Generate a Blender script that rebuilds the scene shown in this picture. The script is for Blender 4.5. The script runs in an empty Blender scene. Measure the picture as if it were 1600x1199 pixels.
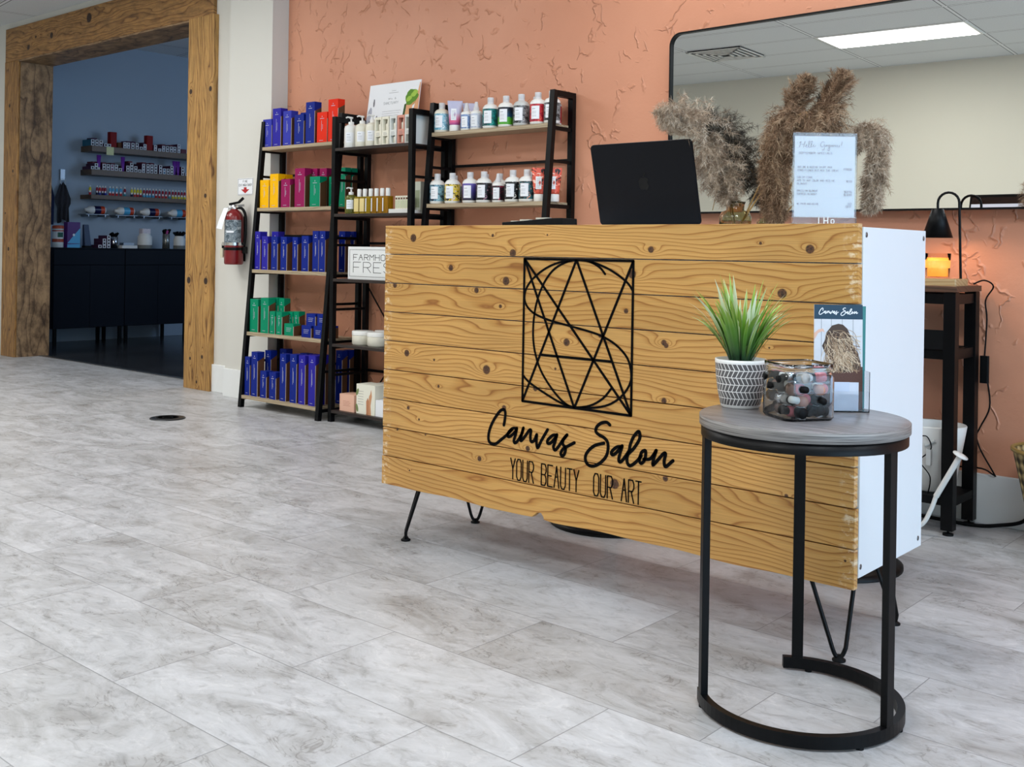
import bpy, bmesh, math, random
from mathutils import Vector, Matrix
PI = math.pi
sc = bpy.context.scene
COL = sc.collection
rnd = random.Random(7)

# ------------------------------------------------------------------ camera
def setup_camera():
    tw, roll = math.radians(41.06), math.radians(.897)
    RT = Vector((math.cos(tw), math.sin(tw), 0)); FW = Vector((-math.sin(tw), math.cos(tw), 0)); UP = Vector((0, 0, 1))
    c, s = math.cos(roll), math.sin(roll)
    r = RT*c+UP*s; u = RT*(-s)+UP*c; b = -FW
    cd = bpy.data.cameras.new('camera'); co = bpy.data.objects.new('camera', cd); COL.objects.link(co)
    co.matrix_world = Matrix(((r.x, u.x, b.x, 0), (r.y, u.y, b.y, 0), (r.z, u.z, b.z, .95), (0, 0, 0, 1)))
    cd.sensor_width = 36; cd.lens = 36*1676/1600; cd.shift_y = -207.5/1600; cd.clip_start = .02
    sc.camera = co
setup_camera()
# ------------------------------------------------------------------ world, daylight, exposure
def L(r, g, b): # sRGB 0-255 -> linear
    f = lambda v: (v/255/12.92) if v/255 <= .04045 else ((v/255+.055)/1.055)**2.4
    return (f(r), f(g), f(b), 1)
wd = bpy.data.worlds.new('world'); sc.world = wd; wd.use_nodes = True
wd.node_tree.nodes['Background'].inputs[0].default_value = (.62, .8, 1, 1)
wd.node_tree.nodes['Background'].inputs[1].default_value = .8
sc.view_settings.view_transform = 'Standard'; sc.view_settings.look = 'None'
sc.view_settings.exposure = -0.12; sc.view_settings.gamma = 1; sc.view_settings.use_curve_mapping = False
def area(name, loc, rot, sx, sy, power, col):
    d = bpy.data.lights.new(name, 'AREA'); d.shape = 'RECTANGLE'; d.size = sx; d.size_y = sy; d.energy = power; d.color = col
    o = bpy.data.objects.new(name, d); COL.objects.link(o); o.location = loc; o.rotation_euler = rot; return o
# daylight coming through the shop front glass on the right side (+X)
area('daylight_window', (6.42, .4, 1.45), (0, math.radians(90), 0), 2.3, 6.6, 290, (.50, .75, 1.0))
# added dim blue fill in the back room, no source seen there
area('backroom_fill', (-6.6, 7.2, 2.0), (math.radians(75), 0, math.radians(120)), 1.2, 1.4, 24, (.46, .68, 1.0))

# ------------------------------------------------------------------ tagging and mesh helpers
def tag(o, label=None, cat=None, group=None, kind=None):
    if label: o['label'] = label
    if cat: o['category'] = cat
    if group: o['group'] = group
    if kind: o['kind'] = kind
    return o
def thing(name, label, cat, loc=(0, 0, 0), rz=0, group=None):
    o = bpy.data.objects.new(name, None); COL.objects.link(o); o.location = loc; o.rotation_euler = (0, 0, rz)
    o.empty_display_size = .05
    return tag(o, label, cat, group)
def copy_tree(o, parent=None):
    c = o.copy(); COL.objects.link(c); c.parent = parent
    for ch in list(o.children): copy_tree(ch, c)
    return c
class MB:
    def __init__(s): s.v = []; s.f = []; s.m = []; s.sm = []
    def add(s, vs, fs, mi=0, smooth=False, M=None):
        n = len(s.v)
        s.v += [tuple(M @ Vector(p)) for p in vs] if M else [tuple(p) for p in vs]
        for f in fs: s.f.append([i+n for i in f]); s.m.append(mi); s.sm.append(smooth)
        return s
    def box(s, x0, x1, y0, y1, z0, z1, mi=0, M=None):
        return s.add([(x0,y0,z0),(x1,y0,z0),(x1,y1,z0),(x0,y1,z0),(x0,y0,z1),(x1,y0,z1),(x1,y1,z1),(x0,y1,z1)],
                     [(3,2,1,0),(4,5,6,7),(0,1,5,4),(1,2,6,5),(2,3,7,6),(3,0,4,7)], mi, False, M)
    def prism(s, pts, y0, y1, mi=0, M=None):     # outline in XZ, extruded along Y
        n = len(pts); a = [(p[0], y0, p[1]) for p in pts]+[(p[0], y1, p[1]) for p in pts]
        return s.add(a, [list(range(n)), list(range(2*n-1, n-1, -1))]+[(i, n+i, n+(i+1) % n, (i+1) % n) for i in range(n)], mi, False, M)
    def hprism(s, pts, z0, z1, mi=0, M=None, smooth=False):    # outline in XY, extruded along Z
        n = len(pts); a = [(p[0], p[1], z0) for p in pts]+[(p[0], p[1], z1) for p in pts]
        s.add(a, [list(range(n-1, -1, -1)), list(range(n, 2*n))], mi, False, M)
        return s.add(a, [(i, (i+1) % n, n+(i+1) % n, n+i) for i in range(n)], mi, smooth, M)
    def lathe(s, prof, n=24, mi=0, M=None, smooth=True, caps=True, a0=0, a1=2*PI, ky=1):
        full = abs(a1-a0-2*PI) < 1e-6; k = n if full else n+1; vs = []
        for r, z in prof:
            for i in range(k):
                a = a0+(a1-a0)*i/n; vs.append((r*math.cos(a), r*math.sin(a)*ky, z))
        fs = []
        for j in range(len(prof)-1):
            for i in range(n):
                i2 = (i+1) % k; fs.append((j*k+i, j*k+i2, (j+1)*k+i2, (j+1)*k+i))
        s.add(vs, fs, mi, smooth, M)
        if caps and full:
            if prof[0][0] > 1e-5: s.add([(prof[0][0]*math.cos(2*PI*i/n), prof[0][0]*math.sin(2*PI*i/n)*ky, prof[0][1]) for i in range(n)], [list(range(n-1, -1, -1))], mi, False, M)
            if prof[-1][0] > 1e-5: s.add([(prof[-1][0]*math.cos(2*PI*i/n), prof[-1][0]*math.sin(2*PI*i/n)*ky, prof[-1][1]) for i in range(n)], [list(range(n))], mi, False, M)
        return s
    def tube(s, pts, r, n=8, mi=0, M=None, smooth=True):
        P = [Vector(p) for p in pts]; vs = []; up = None
        for i, p in enumerate(P):
            t = (P[min(i+1, len(P)-1)]-P[max(i-1, 0)]).normalized()
            if up is None:
                up = Vector((0, 0, 1)) if abs(t.z) < .9 else Vector((1, 0, 0))
            a = t.cross(up).normalized(); b = a.cross(t).normalized(); up = b
            rr = r[i] if isinstance(r, (list, tuple)) else r
            for k in range(n):
                w = 2*PI*k/n+PI/n; vs.append(p+(a*math.cos(w)+b*math.sin(w))*rr)
        m = len(P)
        fs = [(j*n+i, j*n+(i+1) % n, (j+1)*n+(i+1) % n, (j+1)*n+i) for j in range(m-1) for i in range(n)]
        s.add(vs, fs, mi, smooth, M)
        s.add(vs[:n], [list(range(n-1, -1, -1))], mi, False, M); s.add(vs[-n:], [list(range(n))], mi, False, M)
        return s
    def bar(s, p, q, w, d=None, mi=0, M=None):   # square bar between two points
        d = d or w; p = Vector(p); q = Vector(q); t = (q-p).normalized()
        up = Vector((0, 1, 0)) if abs(t.y) < .9 else Vector((0, 0, 1))
        a = t.cross(up).normalized(); b = a.cross(t).normalized(); vs = []
        for o in (p, q):
            for x, y in ((-1,-1),(1,-1),(1,1),(-1,1)): vs.append(o+a*x*w/2+b*y*d/2)
        return s.add(vs, [(0,1,2,3),(7,6,5,4),(0,4,5,1),(1,5,6,2),(2,6,7,3),(3,7,4,0)], mi, False, M)
    def ribbon(s, pts, w, t, mi=0, M=None):      # pen stroke in XZ plane facing -Y, from y=0 to y=-t
        for (a, b) in zip(pts[:-1], pts[1:]):
            dx, dz = b[0]-a[0], b[1]-a[1]; l = math.hypot(dx, dz)
            if l < 1e-7: continue
            nx, nz = -dz/l*w/2, dx/l*w/2
            s.prism([(a[0]-nx, a[1]-nz), (b[0]-nx, b[1]-nz), (b[0]+nx, b[1]+nz), (a[0]+nx, a[1]+nz)], -t, 0, mi, M)
        if w > .002:
            for p in pts: s.prism([(p[0]+w/2*math.cos(k*PI/4), p[1]+w/2*math.sin(k*PI/4)) for k in range(8)], -t*.98, 0, mi, M)
        return s
    def build(s, name, mats, parent=None, bev=0, loc=None):
        me = bpy.data.meshes.new(name); me.from_pydata(s.v, [], s.f)
        for m in (mats if isinstance(mats, (list, tuple)) else [mats]): me.materials.append(m)
        me.polygons.foreach_set('material_index', s.m); me.polygons.foreach_set('use_smooth', s.sm)
        bm = bmesh.new(); bm.from_mesh(me); bmesh.ops.recalc_face_normals(bm, faces=bm.faces); bm.to_mesh(me); bm.free()
        me.update(); o = bpy.data.objects.new(name, me); COL.objects.link(o)
        if parent: o.parent = parent
        if loc: o.location = loc
        if bev:
            b = o.modifiers.new('bevel', 'BEVEL'); b.width = bev; b.segments = 2; b.limit_method = 'ANGLE'; b.angle_limit = math.radians(40)
        return o
def smooth_pts(P, k=5):
    out = []
    for i in range(len(P)-1):
        p0 = P[max(i-1, 0)]; p1 = P[i]; p2 = P[i+1]; p3 = P[min(i+2, len(P)-1)]
        for j in range(k):
            t = j/k
            out.append(tuple(.5*((2*b)+(-a+c)*t+(2*a-5*b+4*c-d)*t*t+(-a+3*b-3*c+d)*t**3) for a, b, c, d in zip(p0, p1, p2, p3)))
    return out+[tuple(P[-1])]
def rrect(x0, x1, y0, y1, r, n=5):
    out = []
    for cx, cy, a in ((x1-r, y0+r, -PI/2), (x1-r, y1-r, 0), (x0+r, y1-r, PI/2), (x0+r, y0+r, PI)):
        for i in range(n+1): out.append((cx+r*math.cos(a+PI/2*i/n), cy+r*math.sin(a+PI/2*i/n)))
    return out
T = lambda x, y, z: Matrix.Translation((x, y, z))
RX = lambda a: Matrix.Rotation(a, 4, 'X')
RY = lambda a: Matrix.Rotation(a, 4, 'Y')
RZ = lambda a: Matrix.Rotation(a, 4, 'Z')
ORD = ['', 'first', 'second', 'third', 'fourth', 'fifth', 'sixth', 'seventh', 'eighth', 'ninth', 'tenth', 'eleventh', 'twelfth', 'thirteenth', 'fourteenth', 'fifteenth', 'sixteenth', 'seventeenth', 'eighteenth', 'nineteenth', 'twentieth', 'twenty-first', 'twenty-second', 'twenty-third', 'twenty-fourth', 'twenty-fifth', 'twenty-sixth', 'twenty-seventh', 'twenty-eighth']
# pen-stroke capitals on a 4 x 6 grid
GL = {'A': '0026 2640 1333'.split(), 'B': ['000636454433 03', '33424130 00', '0333'], 'C': ['45362616050110203041'], 'D': ['0006264541200 0'.replace(' ', '')], 'E': ['46060040', '0333'], 'F': ['460600', '0333'],
      'G': ['45362616050110203041434323'], 'H': ['0006', '4046', '0343'], 'I': ['2026'], 'J': ['46413020100 1'.replace(' ', '')], 'K': ['0006', '4603', '1340'], 'L': ['060040'], 'M': ['0006234640'], 'N': ['00064046'],
      'O': ['1020304145362616050110'], 'P': ['00063645443303'], 'Q': ['1020304145362616050110', '2240'], 'R': ['00063645443303', '2340'], 'S': ['4536160504133342413010 01'.replace(' ', '')], 'T': ['0646', '2620'], 'U': ['060110203041 46'.replace(' ', '')],
      'V': ['062046'], 'W': ['0610243046'], 'X': ['0046', '0640'], 'Y': ['062346', '2320'], 'Z': ['06460040'], '0': ['1020304145362616050110'], '1': ['1526 20'.replace(' ', '')], '2': ['051636454400 40'.replace(' ', '')],
      '3': ['0516364544334241301001', '2333'], '4': ['300633 02'.replace(' ', '')[:6], '0242'], '5': ['46060343 42413010 01'.replace(' ', '')], '6': ['45361605011030414233 03'.replace(' ', '')], '7': ['064610'], '8': ['1333444536160504133342413010010213'], '9': ['0110304145361605043343'],
      '$': ['4536160504133342413010 01'.replace(' ', ''), '2027'], '!': ['2622', '2120'], '&': ['40140516263504011030 42'.replace(' ', '')], '+': ['2125', '0343'], '.': ['2021'], '-': ['1333'], "'": ['2625'], ' ': []}
GL['4'] = ['3036 0242'.split()[0], '360242']; GL['B'] = ['00063645443303', '3342413000']
def text(mb, s, x, z, h, w, t, mi=0, M=None, cw=.5, gap=.35, total=None):
    """stroke lettering: baseline left (x,z), cap height h, pen width w"""
    n = len(s); adv = h*cw*(1+gap)
    if total: cwid = total/(n*(1+gap)-gap); adv = cwid*(1+gap)
    else: cwid = h*cw
    for i, ch in enumerate(s):
        for st in GL.get(ch, []):
            pts = [(x+i*adv+int(st[k])/4*cwid, z+int(st[k+1])/6*h) for k in range(0, len(st)-1, 2)]
            if len(pts) > 1: mb.ribbon(pts, w, t, mi, M)
    return mb

# ------------------------------------------------------------------ materials
def new_mat(name):
    m = bpy.data.materials.new(name); m.use_nodes = True
    return m, m.node_tree, m.node_tree.nodes['Principled BSDF']
CACHE = {}
def mat(name, rgb, rough=.5, metal=0, spec=.5, var=.0, bump=0, bscale=60, trans=0, ior=1.45, coat=0, emis=None, estr=0):
    if name in CACHE: return CACHE[name]
    m, nt, b = new_mat(name); N = nt.nodes
    c = L(*rgb)
    b.inputs['Base Color'].default_value = c; b.inputs['Roughness'].default_value = rough; b.inputs['Metallic'].default_value = metal
    b.inputs['Specular IOR Level'].default_value = spec; b.inputs['Transmission Weight'].default_value = trans; b.inputs['IOR'].default_value = ior
    b.inputs['Coat Weight'].default_value = coat
    if emis: b.inputs['Emission Color'].default_value = L(*emis); b.inputs['Emission Strength'].default_value = estr
    if var or bump:
        tc = N.new('ShaderNodeTexCoord'); nz = N.new('ShaderNodeTexNoise'); nz.inputs['Scale'].default_value = bscale; nz.inputs['Detail'].default_value = 3
        nt.links.new(tc.outputs['Object'], nz.inputs['Vector'])
        if var:
            mx = N.new('ShaderNodeMix'); mx.data_type = 'RGBA'
            mx.inputs[6].default_value = [v*(1-var) for v in c[:3]]+[1]; mx.inputs[7].default_value = [min(1, v*(1+var)) for v in c[:3]]+[1]
            nt.links.new(nz.outputs[0], mx.inputs[0]); nt.links.new(mx.outputs[2], b.inputs['Base Color'])
        if bump:
            bp = N.new('ShaderNodeBump'); bp.inputs['Strength'].default_value = bump; bp.inputs['Distance'].default_value = .002
            nt.links.new(nz.outputs[0], bp.inputs['Height']); nt.links.new(bp.outputs[0], b.inputs['Normal'])
    CACHE[name] = m
    return m
class G: # tiny node-graph writer
    def __init__(s, nt): s.nt = nt; s.N = nt.nodes; s.tc = None
    def _in(s, sock, v):
        if hasattr(v, 'is_linked') or isinstance(v, bpy.types.NodeSocket): s.nt.links.new(v, sock)
        else: sock.default_value = v
    def m(s, op, a, b=0., c=None):
        n = s.N.new('ShaderNodeMath'); n.operation = op; s._in(n.inputs[0], a)
        if len(n.inputs) > 1: s._in(n.inputs[1], b)
        if c is not None: s._in(n.inputs[2], c)
        return n.outputs[0]
    def xyz(s, kind='Object'):
        tc = s.N.new('ShaderNodeTexCoord'); sp = s.N.new('ShaderNodeSeparateXYZ'); s.nt.links.new(tc.outputs[kind], sp.inputs[0]); return sp.outputs
    def vec(s, x, y, z):
        n = s.N.new('ShaderNodeCombineXYZ'); s._in(n.inputs[0], x); s._in(n.inputs[1], y); s._in(n.inputs[2], z); return n.outputs[0]
    def noise(s, v, scale=1, detail=2, rough=.5, dist=0):
        n = s.N.new('ShaderNodeTexNoise'); s._in(n.inputs['Vector'], v); n.inputs['Scale'].default_value = scale; n.inputs['Detail'].default_value = detail
        n.inputs['Roughness'].default_value = rough; n.inputs['Distortion'].default_value = dist; return n.outputs[0]
    def ramp(s, f, stops, interp='LINEAR'):
        n = s.N.new('ShaderNodeValToRGB'); n.color_ramp.interpolation = interp; e = n.color_ramp.elements
        while len(e) < len(stops): e.new(.5)
        for i, (p, c) in enumerate(stops): e[i].position = p; e[i].color = c if len(c) == 4 else L(*c)
        s._in(n.inputs[0], f); return n.outputs[0]
    def mix(s, f, a, b, mode='MIX'):
        n = s.N.new('ShaderNodeMix'); n.data_type = 'RGBA'; n.blend_type = mode; s._in(n.inputs[0], f); s._in(n.inputs[6], a); s._in(n.inputs[7], b); return n.outputs[2]
    def bump(s, h, strength, dist):
        n = s.N.new('ShaderNodeBump'); n.inputs['Strength'].default_value = strength; n.inputs['Distance'].default_value = dist; s._in(n.inputs['Height'], h); return n.outputs[0]
def wood(name, seed, knots, light, mid, dark, knotc, axis='x', freq=62, amp=6.5, rough=.42, blotch=0, worn=None):
    m, nt, b = new_mat(name); g = G(nt); X, Y, Z = g.xyz()
    if axis == 'x': u, v, w = X, Z, Y
    elif axis == 'z': u, v, w = Z, X, Y
    else: u, v, w = X, Y, Z
    v2 = g.m('ADD', v, g.m('MULTIPLY', w, .45)) if axis != 'y2' else v
    base = g.vec(g.m('MULTIPLY_ADD', u, 2.0, seed*3.7), g.m('MULTIPLY_ADD', v2, 9, seed*1.9), g.m('MULTIPLY_ADD', w, 3., seed))
    field = g.m('MULTIPLY_ADD', g.noise(base, 1, 1.5, .45), amp, g.m('MULTIPLY', v2, freq))
    field = g.m('MULTIPLY_ADD', g.noise(g.vec(g.m('MULTIPLY', u, 5), g.m('MULTIPLY', v2, 30), seed), 1, 1), .9, field)
    kd = None
    for (ku, kv, kr) in knots:
        du = g.m('SUBTRACT', u, ku); dv = g.m('SUBTRACT', v, kv)
        du2 = g.m('MULTIPLY', du, du); dv2 = g.m('MULTIPLY', dv, dv)
        e = g.m('ADD', g.m('DIVIDE', du2, (kr*4.2)**2), g.m('DIVIDE', dv2, (kr*1.7)**2))
        field = g.m('MULTIPLY_ADD', g.m('EXPONENT', g.m('MULTIPLY', e, -1.)), 2.6 if kr > .006 else 1.0, field)
        d = g.m('SQRT', g.m('ADD', g.m('DIVIDE', du2, (kr*1.05)**2), g.m('DIVIDE', dv2, (kr)**2)))
        kd = d if kd is None else g.m('MINIMUM', kd, d)
    fr = g.m('FRACT', field)
    col = g.ramp(fr, [(0, mid), (.06, light), (.55, light), (.82, mid), (.95, dark), (1, mid)])
    fib = g.noise(g.vec(g.m('MULTIPLY', u, 6), g.m('MULTIPLY', v2, 420), g.m('MULTIPLY', w, 60)), 1, 2, .6)
    col = g.mix(.28, col, g.ramp(fib, [(.3, (150, 150, 150)), (.7, (255, 255, 255))]), 'MULTIPLY')
    big = g.noise(g.vec(g.m('MULTIPLY_ADD', u, 2.2, seed), g.m('MULTIPLY', v2, 5), 0.), 1, 2)
    col = g.mix(.35, col, g.ramp(big, [(.3, (190, 190, 190)), (.7, (255, 255, 255))]), 'MULTIPLY')
    if blotch:
        bl = g.noise(g.vec(g.m('MULTIPLY_ADD', u, 7, seed), g.m('MULTIPLY', v2, 24), w), 1, 4, .7)
        col = g.mix(blotch, col, g.ramp(bl, [(.36, (105, 92, 80)), (.62, (255, 255, 255))]), 'MULTIPLY')
    if kd is not None:
        k = g.m('SUBTRACT', 1.35, kd); k = g.m('MULTIPLY', k, 3.2); k = g.m('MINIMUM', g.m('MAXIMUM', k, 0.), 1.)
        kc = g.ramp(g.noise(g.vec(g.m('MULTIPLY', u, 160), g.m('MULTIPLY', v, 160), 0.), 1, 2), [(.35, tuple(int(c*.45) for c in knotc)), (.7, knotc)])
        kin = g.m('LESS_THAN', kd, .45)
        col = g.mix(k, col, kc); col = g.mix(kin, col, g.mix(.5, kc, L(40, 26, 18)))
    if worn is not None:   # scuffed pale patches near plank ends
        for cx in worn:
            dd = g.m('ABSOLUTE', g.m('SUBTRACT', u, cx)); near = g.m('SUBTRACT', 1., g.m('DIVIDE', dd, .035)); near = g.m('MAXIMUM', near, 0.)
            sp = g.noise(g.vec(g.m('MULTIPLY', u, 45), g.m('MULTIPLY', v, 60), seed), 1, 3, .6)
            f = g.m('MULTIPLY', near, g.m('MULTIPLY', g.m('MAXIMUM', g.m('SUBTRACT', sp, .52), 0.), 7.)); f = g.m('MINIMUM', f, .8)
            col = g.mix(f, col, L(240, 222, 190))
    nt.links.new(col, b.inputs['Base Color']); b.inputs['Roughness'].default_value = rough
    nt.links.new(g.bump(g.m('MULTIPLY_ADD', fib, .5, fr), .12, .0012), b.inputs['Normal'])
    return m
M = {}
M['black'] = mat('black_powder_coat', (5, 6, 8), .40, spec=.22, bump=.05, bscale=400)
M['blacksoft'] = mat('black_matte', (6, 7, 9), .6, spec=.2)
M['white'] = mat('white_paint', (232, 234, 233), .55, var=.015, bscale=8, bump=.03)
M['melamine'] = mat('white_melamine', (226, 233, 238), .38, var=.01, bscale=5)
M['whiteplastic'] = mat('white_plastic', (232, 232, 228), .32)
M['capgrey'] = mat('frosted_cap', (206, 206, 208), .3)
M['cream'] = mat('cream_plastic', (226, 222, 206), .35)
M['chrome'] = mat('chrome', (205, 205, 208), .18, metal=1)
M['steel'] = mat('galvanised_steel', (150, 152, 155), .35, metal=1)
M['paper'] = mat('white_paper', (238, 240, 244), .7)
M['ink'] = mat('black_ink', (6, 6, 7), .7, spec=.08)
M['greyink'] = mat('grey_ink', (120, 122, 128), .7)
M['foil'] = mat('pale_print', (176, 178, 196), .5)
M['kraft'] = mat('kraft_brown_board', (92, 56, 30), .8, var=.1, bscale=30)
M['pale_edge'] = mat('pale_card_edge', (212, 196, 180), .8)
M['red'] = mat('signal_red', (178, 30, 34), .45)

def wall_paint(name, rgb, b_=.05):
    m, nt, b = new_mat(name); g = G(nt); X, Y, Z = g.xyz()
    n = g.noise(g.vec(X, Y, Z), 90, 3); c = L(*rgb)
    col = g.mix(.5, c, g.ramp(g.noise(g.vec(X, Y, Z), 1.3, 2), [(.3, tuple(v*.96 for v in c[:3])+(1,)), (.7, c)]))
    nt.links.new(col, b.inputs['Base Color']); b.inputs['Roughness'].default_value = .62
    nt.links.new(g.bump(n, b_, .001), b.inputs['Normal']); return m
M['wallwhite'] = wall_paint('white_wall_paint', (214, 212, 204))
M['wallbeige'] = wall_paint('warm_white_wall_paint', (216, 212, 196))
M['wallblue'] = wall_paint('pale_blue_grey_wall_paint', (168, 182, 196))
def stucco():
    m, nt, b = new_mat('terracotta_trowelled_plaster'); g = G(nt); X, Y, Z = g.xyz()
    hs = None
    for i, (sx, sz, rot, thr) in enumerate(((2.6, 1.3, .35, .50), (3.4, 1.8, -.5, .52), (5.2, 3.2, .9, .55), (3.0, 2.4, -1.1, .54))):
        u = g.m('ADD', g.m('MULTIPLY', X, math.cos(rot)), g.m('MULTIPLY', Z, math.sin(rot)))
        v = g.m('SUBTRACT', g.m('MULTIPLY', Z, math.cos(rot)), g.m('MULTIPLY', X, math.sin(rot)))
        wob = g.noise(g.vec(X, Z, i*7.3), 7, 3, .6)
        wob2 = g.noise(g.vec(X, Z, i*3.1+20), 6, 3, .6)
        vec = g.vec(g.m('ADD', g.m('MULTIPLY', u, sx), g.m('MULTIPLY', wob, .55)), g.m('ADD', g.m('MULTIPLY', v, sz), g.m('MULTIPLY', wob2, .4)), i*5.)
        vo = nt.nodes.new('ShaderNodeTexVoronoi'); vo.feature = 'DISTANCE_TO_EDGE'; vo.voronoi_dimensions = '2D'; vo.inputs['Scale'].default_value = 2.0
        nt.links.new(vec, vo.inputs['Vector'])
        line = g.m('MAXIMUM', g.m('SUBTRACT', 1., g.m('DIVIDE', vo.outputs[0], .045)), 0.); line = g.m('POWER', line, 1.4)
        mask = g.noise(g.vec(g.m('MULTIPLY', X, 1.), Z, i*11.), 6.5, 2, .6)
        mask = g.m('MINIMUM', g.m('MAXIMUM', g.m('MULTIPLY', g.m('SUBTRACT', mask, thr+.05), 16.), 0.), 1.)
        h = g.m('MULTIPLY', line, mask); hs = h if hs is None else g.m('MAXIMUM', hs, h)
    low = g.noise(g.vec(X, Z, 3.), 3.2, 3, .5); fine = g.noise(g.vec(X, Z, 0.), 60, 3, .6)
    tot = g.m('ADD', g.m('MULTIPLY', hs, 1.), g.m('ADD', g.m('MULTIPLY', low, 1.3), g.m('MULTIPLY', fine, .12)))
    col = g.ramp(g.noise(g.vec(X, Z, 9.), 1.6, 3), [(.3, (203, 139, 108)), (.7, (214, 151, 120))])
    nt.links.new(col, b.inputs['Base Color']); b.inputs['Roughness'].default_value = .5
    nt.links.new(g.bump(tot, .7, .0075), b.inputs['Normal']); return m
M['stucco'] = stucco()
def floor_mat():
    m, nt, b = new_mat('stone_look_vinyl_tile'); g = G(nt); X, Y, Z = g.xyz()
    TX, TY = .6525, .3145
    ry = g.m('DIVIDE', g.m('SUBTRACT', Y, 1.511), TY); row = g.m('FLOOR', ry); fy = g.m('SUBTRACT', ry, row)
    rx = g.m('DIVIDE', g.m('SUBTRACT', g.m('SUBTRACT', X, -1.956), g.m('MULTIPLY', row, TX/3)), TX); cx = g.m('FLOOR', rx); fx = g.m('SUBTRACT', rx, cx)
    ex = g.m('MULTIPLY', g.m('MINIMUM', fx, g.m('SUBTRACT', 1., fx)), TX); ey = g.m('MULTIPLY', g.m('MINIMUM', fy, g.m('SUBTRACT', 1., fy)), TY)
    e = g.m('MINIMUM', ex, ey); joint = g.m('MINIMUM', g.m('MAXIMUM', g.m('SUBTRACT', 1.6, g.m('DIVIDE', e, .0011)), 0.), 1.)
    wn = nt.nodes.new('ShaderNodeTexWhiteNoise'); wn.noise_dimensions = '2D'; nt.links.new(g.vec(cx, row, 0.), wn.inputs['Vector']); rv = wn.outputs['Value']
    ox = g.m('MULTIPLY_ADD', rv, 37., X); oy = g.m('MULTIPLY_ADD', rv, 53., Y)
    v = g.vec(g.m('MULTIPLY', ox, .55), oy, 0.)
    n1 = g.noise(v, 5.5, 8, .70, 1.0); n2 = g.noise(v, 26, 6, .7, 1.0); n3 = g.noise(g.vec(g.m('MULTIPLY', ox, .5), oy, 4.), 6.5, 4, .6, 1.6)
    col = g.ramp(n1, [(.28, (160, 158, 156)), (.40, (184, 184, 184)), (.52, (201, 202, 204)), (.70, (218, 219, 222))])
    vein = g.m('ABSOLUTE', g.m('SUBTRACT', n3, .5)); vein = g.m('MAXIMUM', g.m('SUBTRACT', 1., g.m('DIVIDE', vein, .014)), 0.)
    vm = g.m('MINIMUM', g.m('MAXIMUM', g.m('MULTIPLY', g.m('SUBTRACT', n1, .44), 9.), 0.), 1.)
    col = g.mix(g.m('MULTIPLY', g.m('MULTIPLY', vein, g.m('SUBTRACT', 1., vm)), .55), col, L(120, 116, 112))
    col = g.mix(g.m('MULTIPLY', g.m('MULTIPLY', vein, vm), .35), col, L(232, 231, 230))
    col = g.mix(.55, col, g.ramp(n2, [(.32, (168, 167, 166)), (.47, (232, 232, 233)), (.7, (250, 250, 250))]), 'MULTIPLY')
    col = g.mix(.5, col, g.ramp(rv, [(0, (222, 220, 217)), (1, (250, 250, 250))]), 'MULTIPLY')
    col = g.mix(g.m('MULTIPLY', joint, .75), col, L(118, 118, 120))
    nt.links.new(col, b.inputs['Base Color'])
    nt.links.new(g.m('MULTIPLY_ADD', n2, .2, .27), b.inputs['Roughness']); b.inputs['Specular IOR Level'].default_value = .45
    nt.links.new(g.bump(g.m('SUBTRACT', g.m('MULTIPLY', n2, .25), joint), .25, .001), b.inputs['Normal']); return m
M['floor'] = floor_mat()
def ceil_mat():
    m, nt, b = new_mat('ceiling_tiles'); g = G(nt); X, Y, Z = g.xyz()
    ca, sa = math.cos(math.radians(-7.9)), math.sin(math.radians(-7.9)); dx = g.m('ADD', X, 3.81); dy = g.m('ADD', Y, .77)
    U = g.m('ADD', g.m('MULTIPLY', dx, ca), g.m('MULTIPLY', dy, sa)); V = g.m('SUBTRACT', g.m('MULTIPLY', dy, ca), g.m('MULTIPLY', dx, sa))
    fx = g.m('FRACT', g.m('DIVIDE', g.m('ADD', U, .61+12.2), 1.22)); fy = g.m('FRACT', g.m('DIVIDE', g.m('ADD', V, .2875+11.5), .575))
    ex = g.m('MULTIPLY', g.m('MINIMUM', fx, g.m('SUBTRACT', 1., fx)), 1.22); ey = g.m('MULTIPLY', g.m('MINIMUM', fy, g.m('SUBTRACT', 1., fy)), .575)
    e = g.m('MINIMUM', ex, ey); bar = g.m('LESS_THAN', e, .012); gap = g.m('MULTIPLY', g.m('GREATER_THAN', e, .012), g.m('LESS_THAN', e, .019))
    n = g.noise(g.vec(X, Y, Z), 140, 3, .6)
    col = g.mix(bar, g.ramp(n, [(.3, (206, 210, 212)), (.6, (222, 225, 226))]), L(232, 234, 235)); col = g.mix(gap, col, L(90, 92, 95))
    nt.links.new(col, b.inputs['Base Color']); b.inputs['Roughness'].default_value = .8
    nt.links.new(g.bump(g.m('ADD', g.m('MULTIPLY', n, .4), g.m('MULTIPLY', bar, 1.)), .4, .004), b.inputs['Normal']); return m
M['ceil'] = ceil_mat()
def concrete():
    m, nt, b = new_mat('dark_polished_concrete'); g = G(nt); X, Y, Z = g.xyz()
    col = g.ramp(g.noise(g.vec(X, Y, Z), 2.2, 5, .6, .8), [(.3, (30, 32, 36)), (.7, (58, 60, 64))]); nt.links.new(col, b.inputs['Base Color'])
    b.inputs['Roughness'].default_value = .22; return m
M['concrete'] = concrete()
STAIN = dict(light=(184, 136, 76), mid=(164, 116, 60), dark=(120, 78, 38), knotc=(70, 42, 22), blotch=.5, rough=.5, freq=34, amp=6)
STAIN2 = dict(STAIN, light=(176, 142, 104), mid=(158, 126, 92), dark=(112, 84, 58), blotch=.8)

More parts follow.
